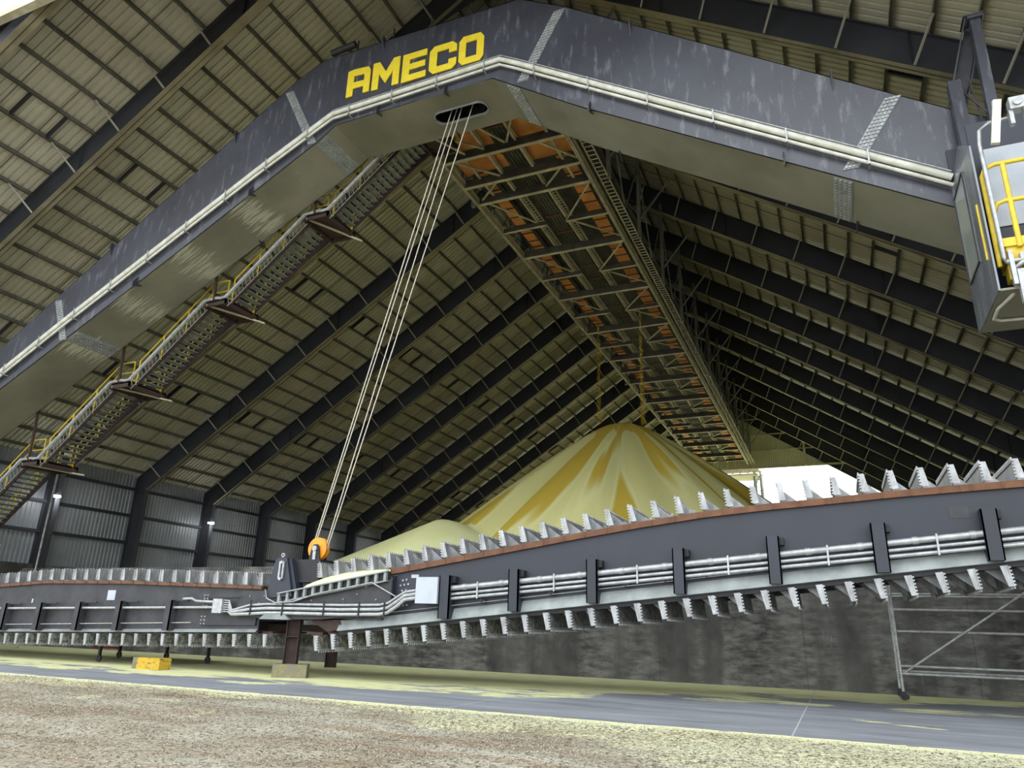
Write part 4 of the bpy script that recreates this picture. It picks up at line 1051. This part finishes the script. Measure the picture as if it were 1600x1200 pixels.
# hoist sheave, ropes
sc = (-16.22, 20.5, 4.04)
sh = thing('hoist_sheave', (sc[0], sc[1], 3.58), 'round orange pulley wheel in black brackets where the ropes end', 'pulley')
b = MB(); z0 = .46
b.disc((0, 0, z0), .38, -.10, -.06, 32, 0, .12); b.disc((0, 0, z0), .33, -.06, .06, 32, 0, .12); b.disc((0, 0, z0), .38, .06, .10, 32, 0, .12); b.build('wheel', 'orange', sh)
b = MB()
for y in (-.2, .16): b.prism([(-.26, 0), (.24, 0), (.15, .48), (.08, .60), (-.08, .60), (-.15, .48)], y, y + .04)
b.box((-.45, -.3, -.02), (.45, .3, .02)); b.build('bracket', 'black', sh)
b = MB(); b.disc((0, 0, z0), .09, -.26, .24, 16); b.box((-.06, -.23, .06), (.06, -.21, .45)); b.build('axle', 'pipe', sh)
tops = ((-11.95, 20.45), (-11.86, 20.62), (-11.55, 20.5), (-11.05, 20.5))
lab = ['leftmost of the steel hoist ropes', 'second hoist rope from the left', 'third hoist rope from the left', 'rightmost of the steel hoist ropes']
for i, ((tx, ty), bxx) in enumerate(zip(tops, (-16.52, -16.44, -15.96, -15.88))):
    b = MB(); b.tube([(0, 0, 0), (tx - bxx, ty - 20.5, 21.5 - 4.0)], .022, 6)
    tag(b.build('hoist_rope', 'rope', None, (bxx, 20.5, 4.0)), lab[i] + ' running from the orange sheave to the girder slot', 'rope', 'hoist ropes')

# posts and blocks
def post(x, y, z0, z1, label):
    b = MB(); b.box((-.21, -.20, 0), (.21, -.175, z1 - z0)); b.box((-.21, .175, 0), (.21, .20, z1 - z0)); b.box((-.015, -.176, 0), (.015, .176, z1 - z0)); b.box((-.2, -.19, .8), (.2, .19, .82)); b.box((-.1, -.22, 1.0), (.1, -.19, 1.1))
    o = b.build('support_post', 'rustdark', None, (x, y, z0)); o.rotation_euler = (0, 0, R(-62)); return tag(o, label, 'post')
b = MB(); b.box((-.30, -.52, 0), (.30, .52, .39)); o = b.build('concrete_block', 'mossy', None, (-15.95, 19.45, .0)); o.rotation_euler = (0, 0, R(-60)); tag(o, 'grey concrete block with yellow stains under the rusty post', 'block')
post(-16.05, 19.5, .39, 1.69, 'rusty brown steel post standing on the stained concrete block')
post(-18.3, 24.6, 0, 1.6, 'dark rusty steel post on bare floor behind the right boom')
b = MB(); b.box((-.62, -.24, 0), (-.42, .24, .36), 1); b.box((-.42, -.24, 0), (.62, .24, .36), 0); o = b.build('concrete_block', ['yblock', 'wood'], None, (-21.45, 19.0, 0)); tag(o, 'worn yellow painted block lying on the floor below the left boom', 'block')
# scaffold
base = (1.45, 25.2, 0)
sf = thing('scaffold_tower', base, 'grey tube scaffold on a castor in front of the push wall at right', 'scaffold')
for y in (0, 1.4):
    MB().tube([(0, y, .18), (0, y, 3.6)], .045, 8).build('standard', 'scaf', sf)
    MB().tube([(5.2, y, .18), (5.2, y, 3.6)], .045, 8).build('standard', 'scaf', sf)
for z, y in ((2.95, 0), (2.5, 0), (1.9, 1.4), (.93, 0), (.72, 0), (.74, 1.4), (2.95, 1.4)): MB().tube([(-.05, y, z), (5.3, y, z)], .04, 8).build('ledger', 'scaf', sf)
MB().tube([(.1, 0, .75), (3.4, 0, 3.0)], .036, 8).build('brace', 'scaf', sf); MB().tube([(-.05, 0, 2.6), (-.02, 0, .95)], .03, 8).build('brace', 'scaf', sf)
for x in (0, 5.2):
    for y in (0, 1.4):
        b = MB(); b.disc((x, 0, .1), .10, y - .03, y + .03, 16); b.disc((x + .06, 0, .1), .08, y - .07, y - .04, 12); b.box((x - .06, y - .05, .14), (x + .06, y + .05, .24)); b.build('castor', 'black', sf)
# castor trolley beneath the left boom
base = (-25.2, 22.6, 0)
tr = thing('wheeled_trolley', base, 'low trolley on black castors with a red bar under the left boom', 'trolley')
for i, (x, y) in enumerate(((-2.6, .3), (-.6, -2.2), (-.9, 1.2), (2.4, .2))):
    b = MB(); b.disc((x, 0, .13), .13, y - .03, y + .03, 16, 0, .07); b.disc((x, 0, .13), .04, y - .03, y + .03, 10); b.box((x - .13, y - .008, .12), (x + .13, y + .008, .14)); b.box((x - .04, y - .05, .22), (x + .04, y + .05, .80)); b.build('castor', 'black', tr)
MT['red'] = mat('red_paint', (170, 40, 36), None, .5)
MB().box((-4.2, .25, .34), (-2.6, .35, .42)).build('red_bar', 'red', tr)
b = MB(); b.box((-2.7, -2.3, .80), (2.5, 1.3, .85)); b.build('deck', 'black', tr)
# wall lamps
def wall_lamp(y, z, label):
    t = thing('wall_lamp', (-46.9, y, z), label, 'lamp', 'lamps on the left wall')
    b = MB(); b.box((-.35, -.05, .1), (-.05, .05, .16)); b.box((-.12, -.14, 0), (.12, .14, .14)); b.build('housing', 'black', t)
    b = MB(); b.box((-.16, -.18, -.12), (.16, .18, -.005)); b.build('lens', 'glow', t)
    l = bpy.data.lights.new('lamp_light', 'POINT'); l.energy = 25; l.shadow_soft_size = .15; lo = bpy.data.objects.new('lamp_light', l); col.objects.link(lo); lo.parent = t; lo.location = (.25, 0, -.2)
wall_lamp(31.55, 9.1, 'glowing white wall lamp on the column at left, near the stair foot')
wall_lamp(45.0, 9.15, 'glowing white wall lamp on a column farther down the left wall')
t = thing('pole_lamp', (-37.2, 24.8, 0), 'pole lamp at the far left edge beside the lowest stairs', 'lamp')
MB().tube([(0, 0, 0), (0, 0, 9.6), (.35, 0, 9.75)], .04, 8).build('pole', 'scaf', t); MB().box((.3, -.1, 9.66), (.7, .1, 9.78)).build('lamp_head', 'lamp_body', t)
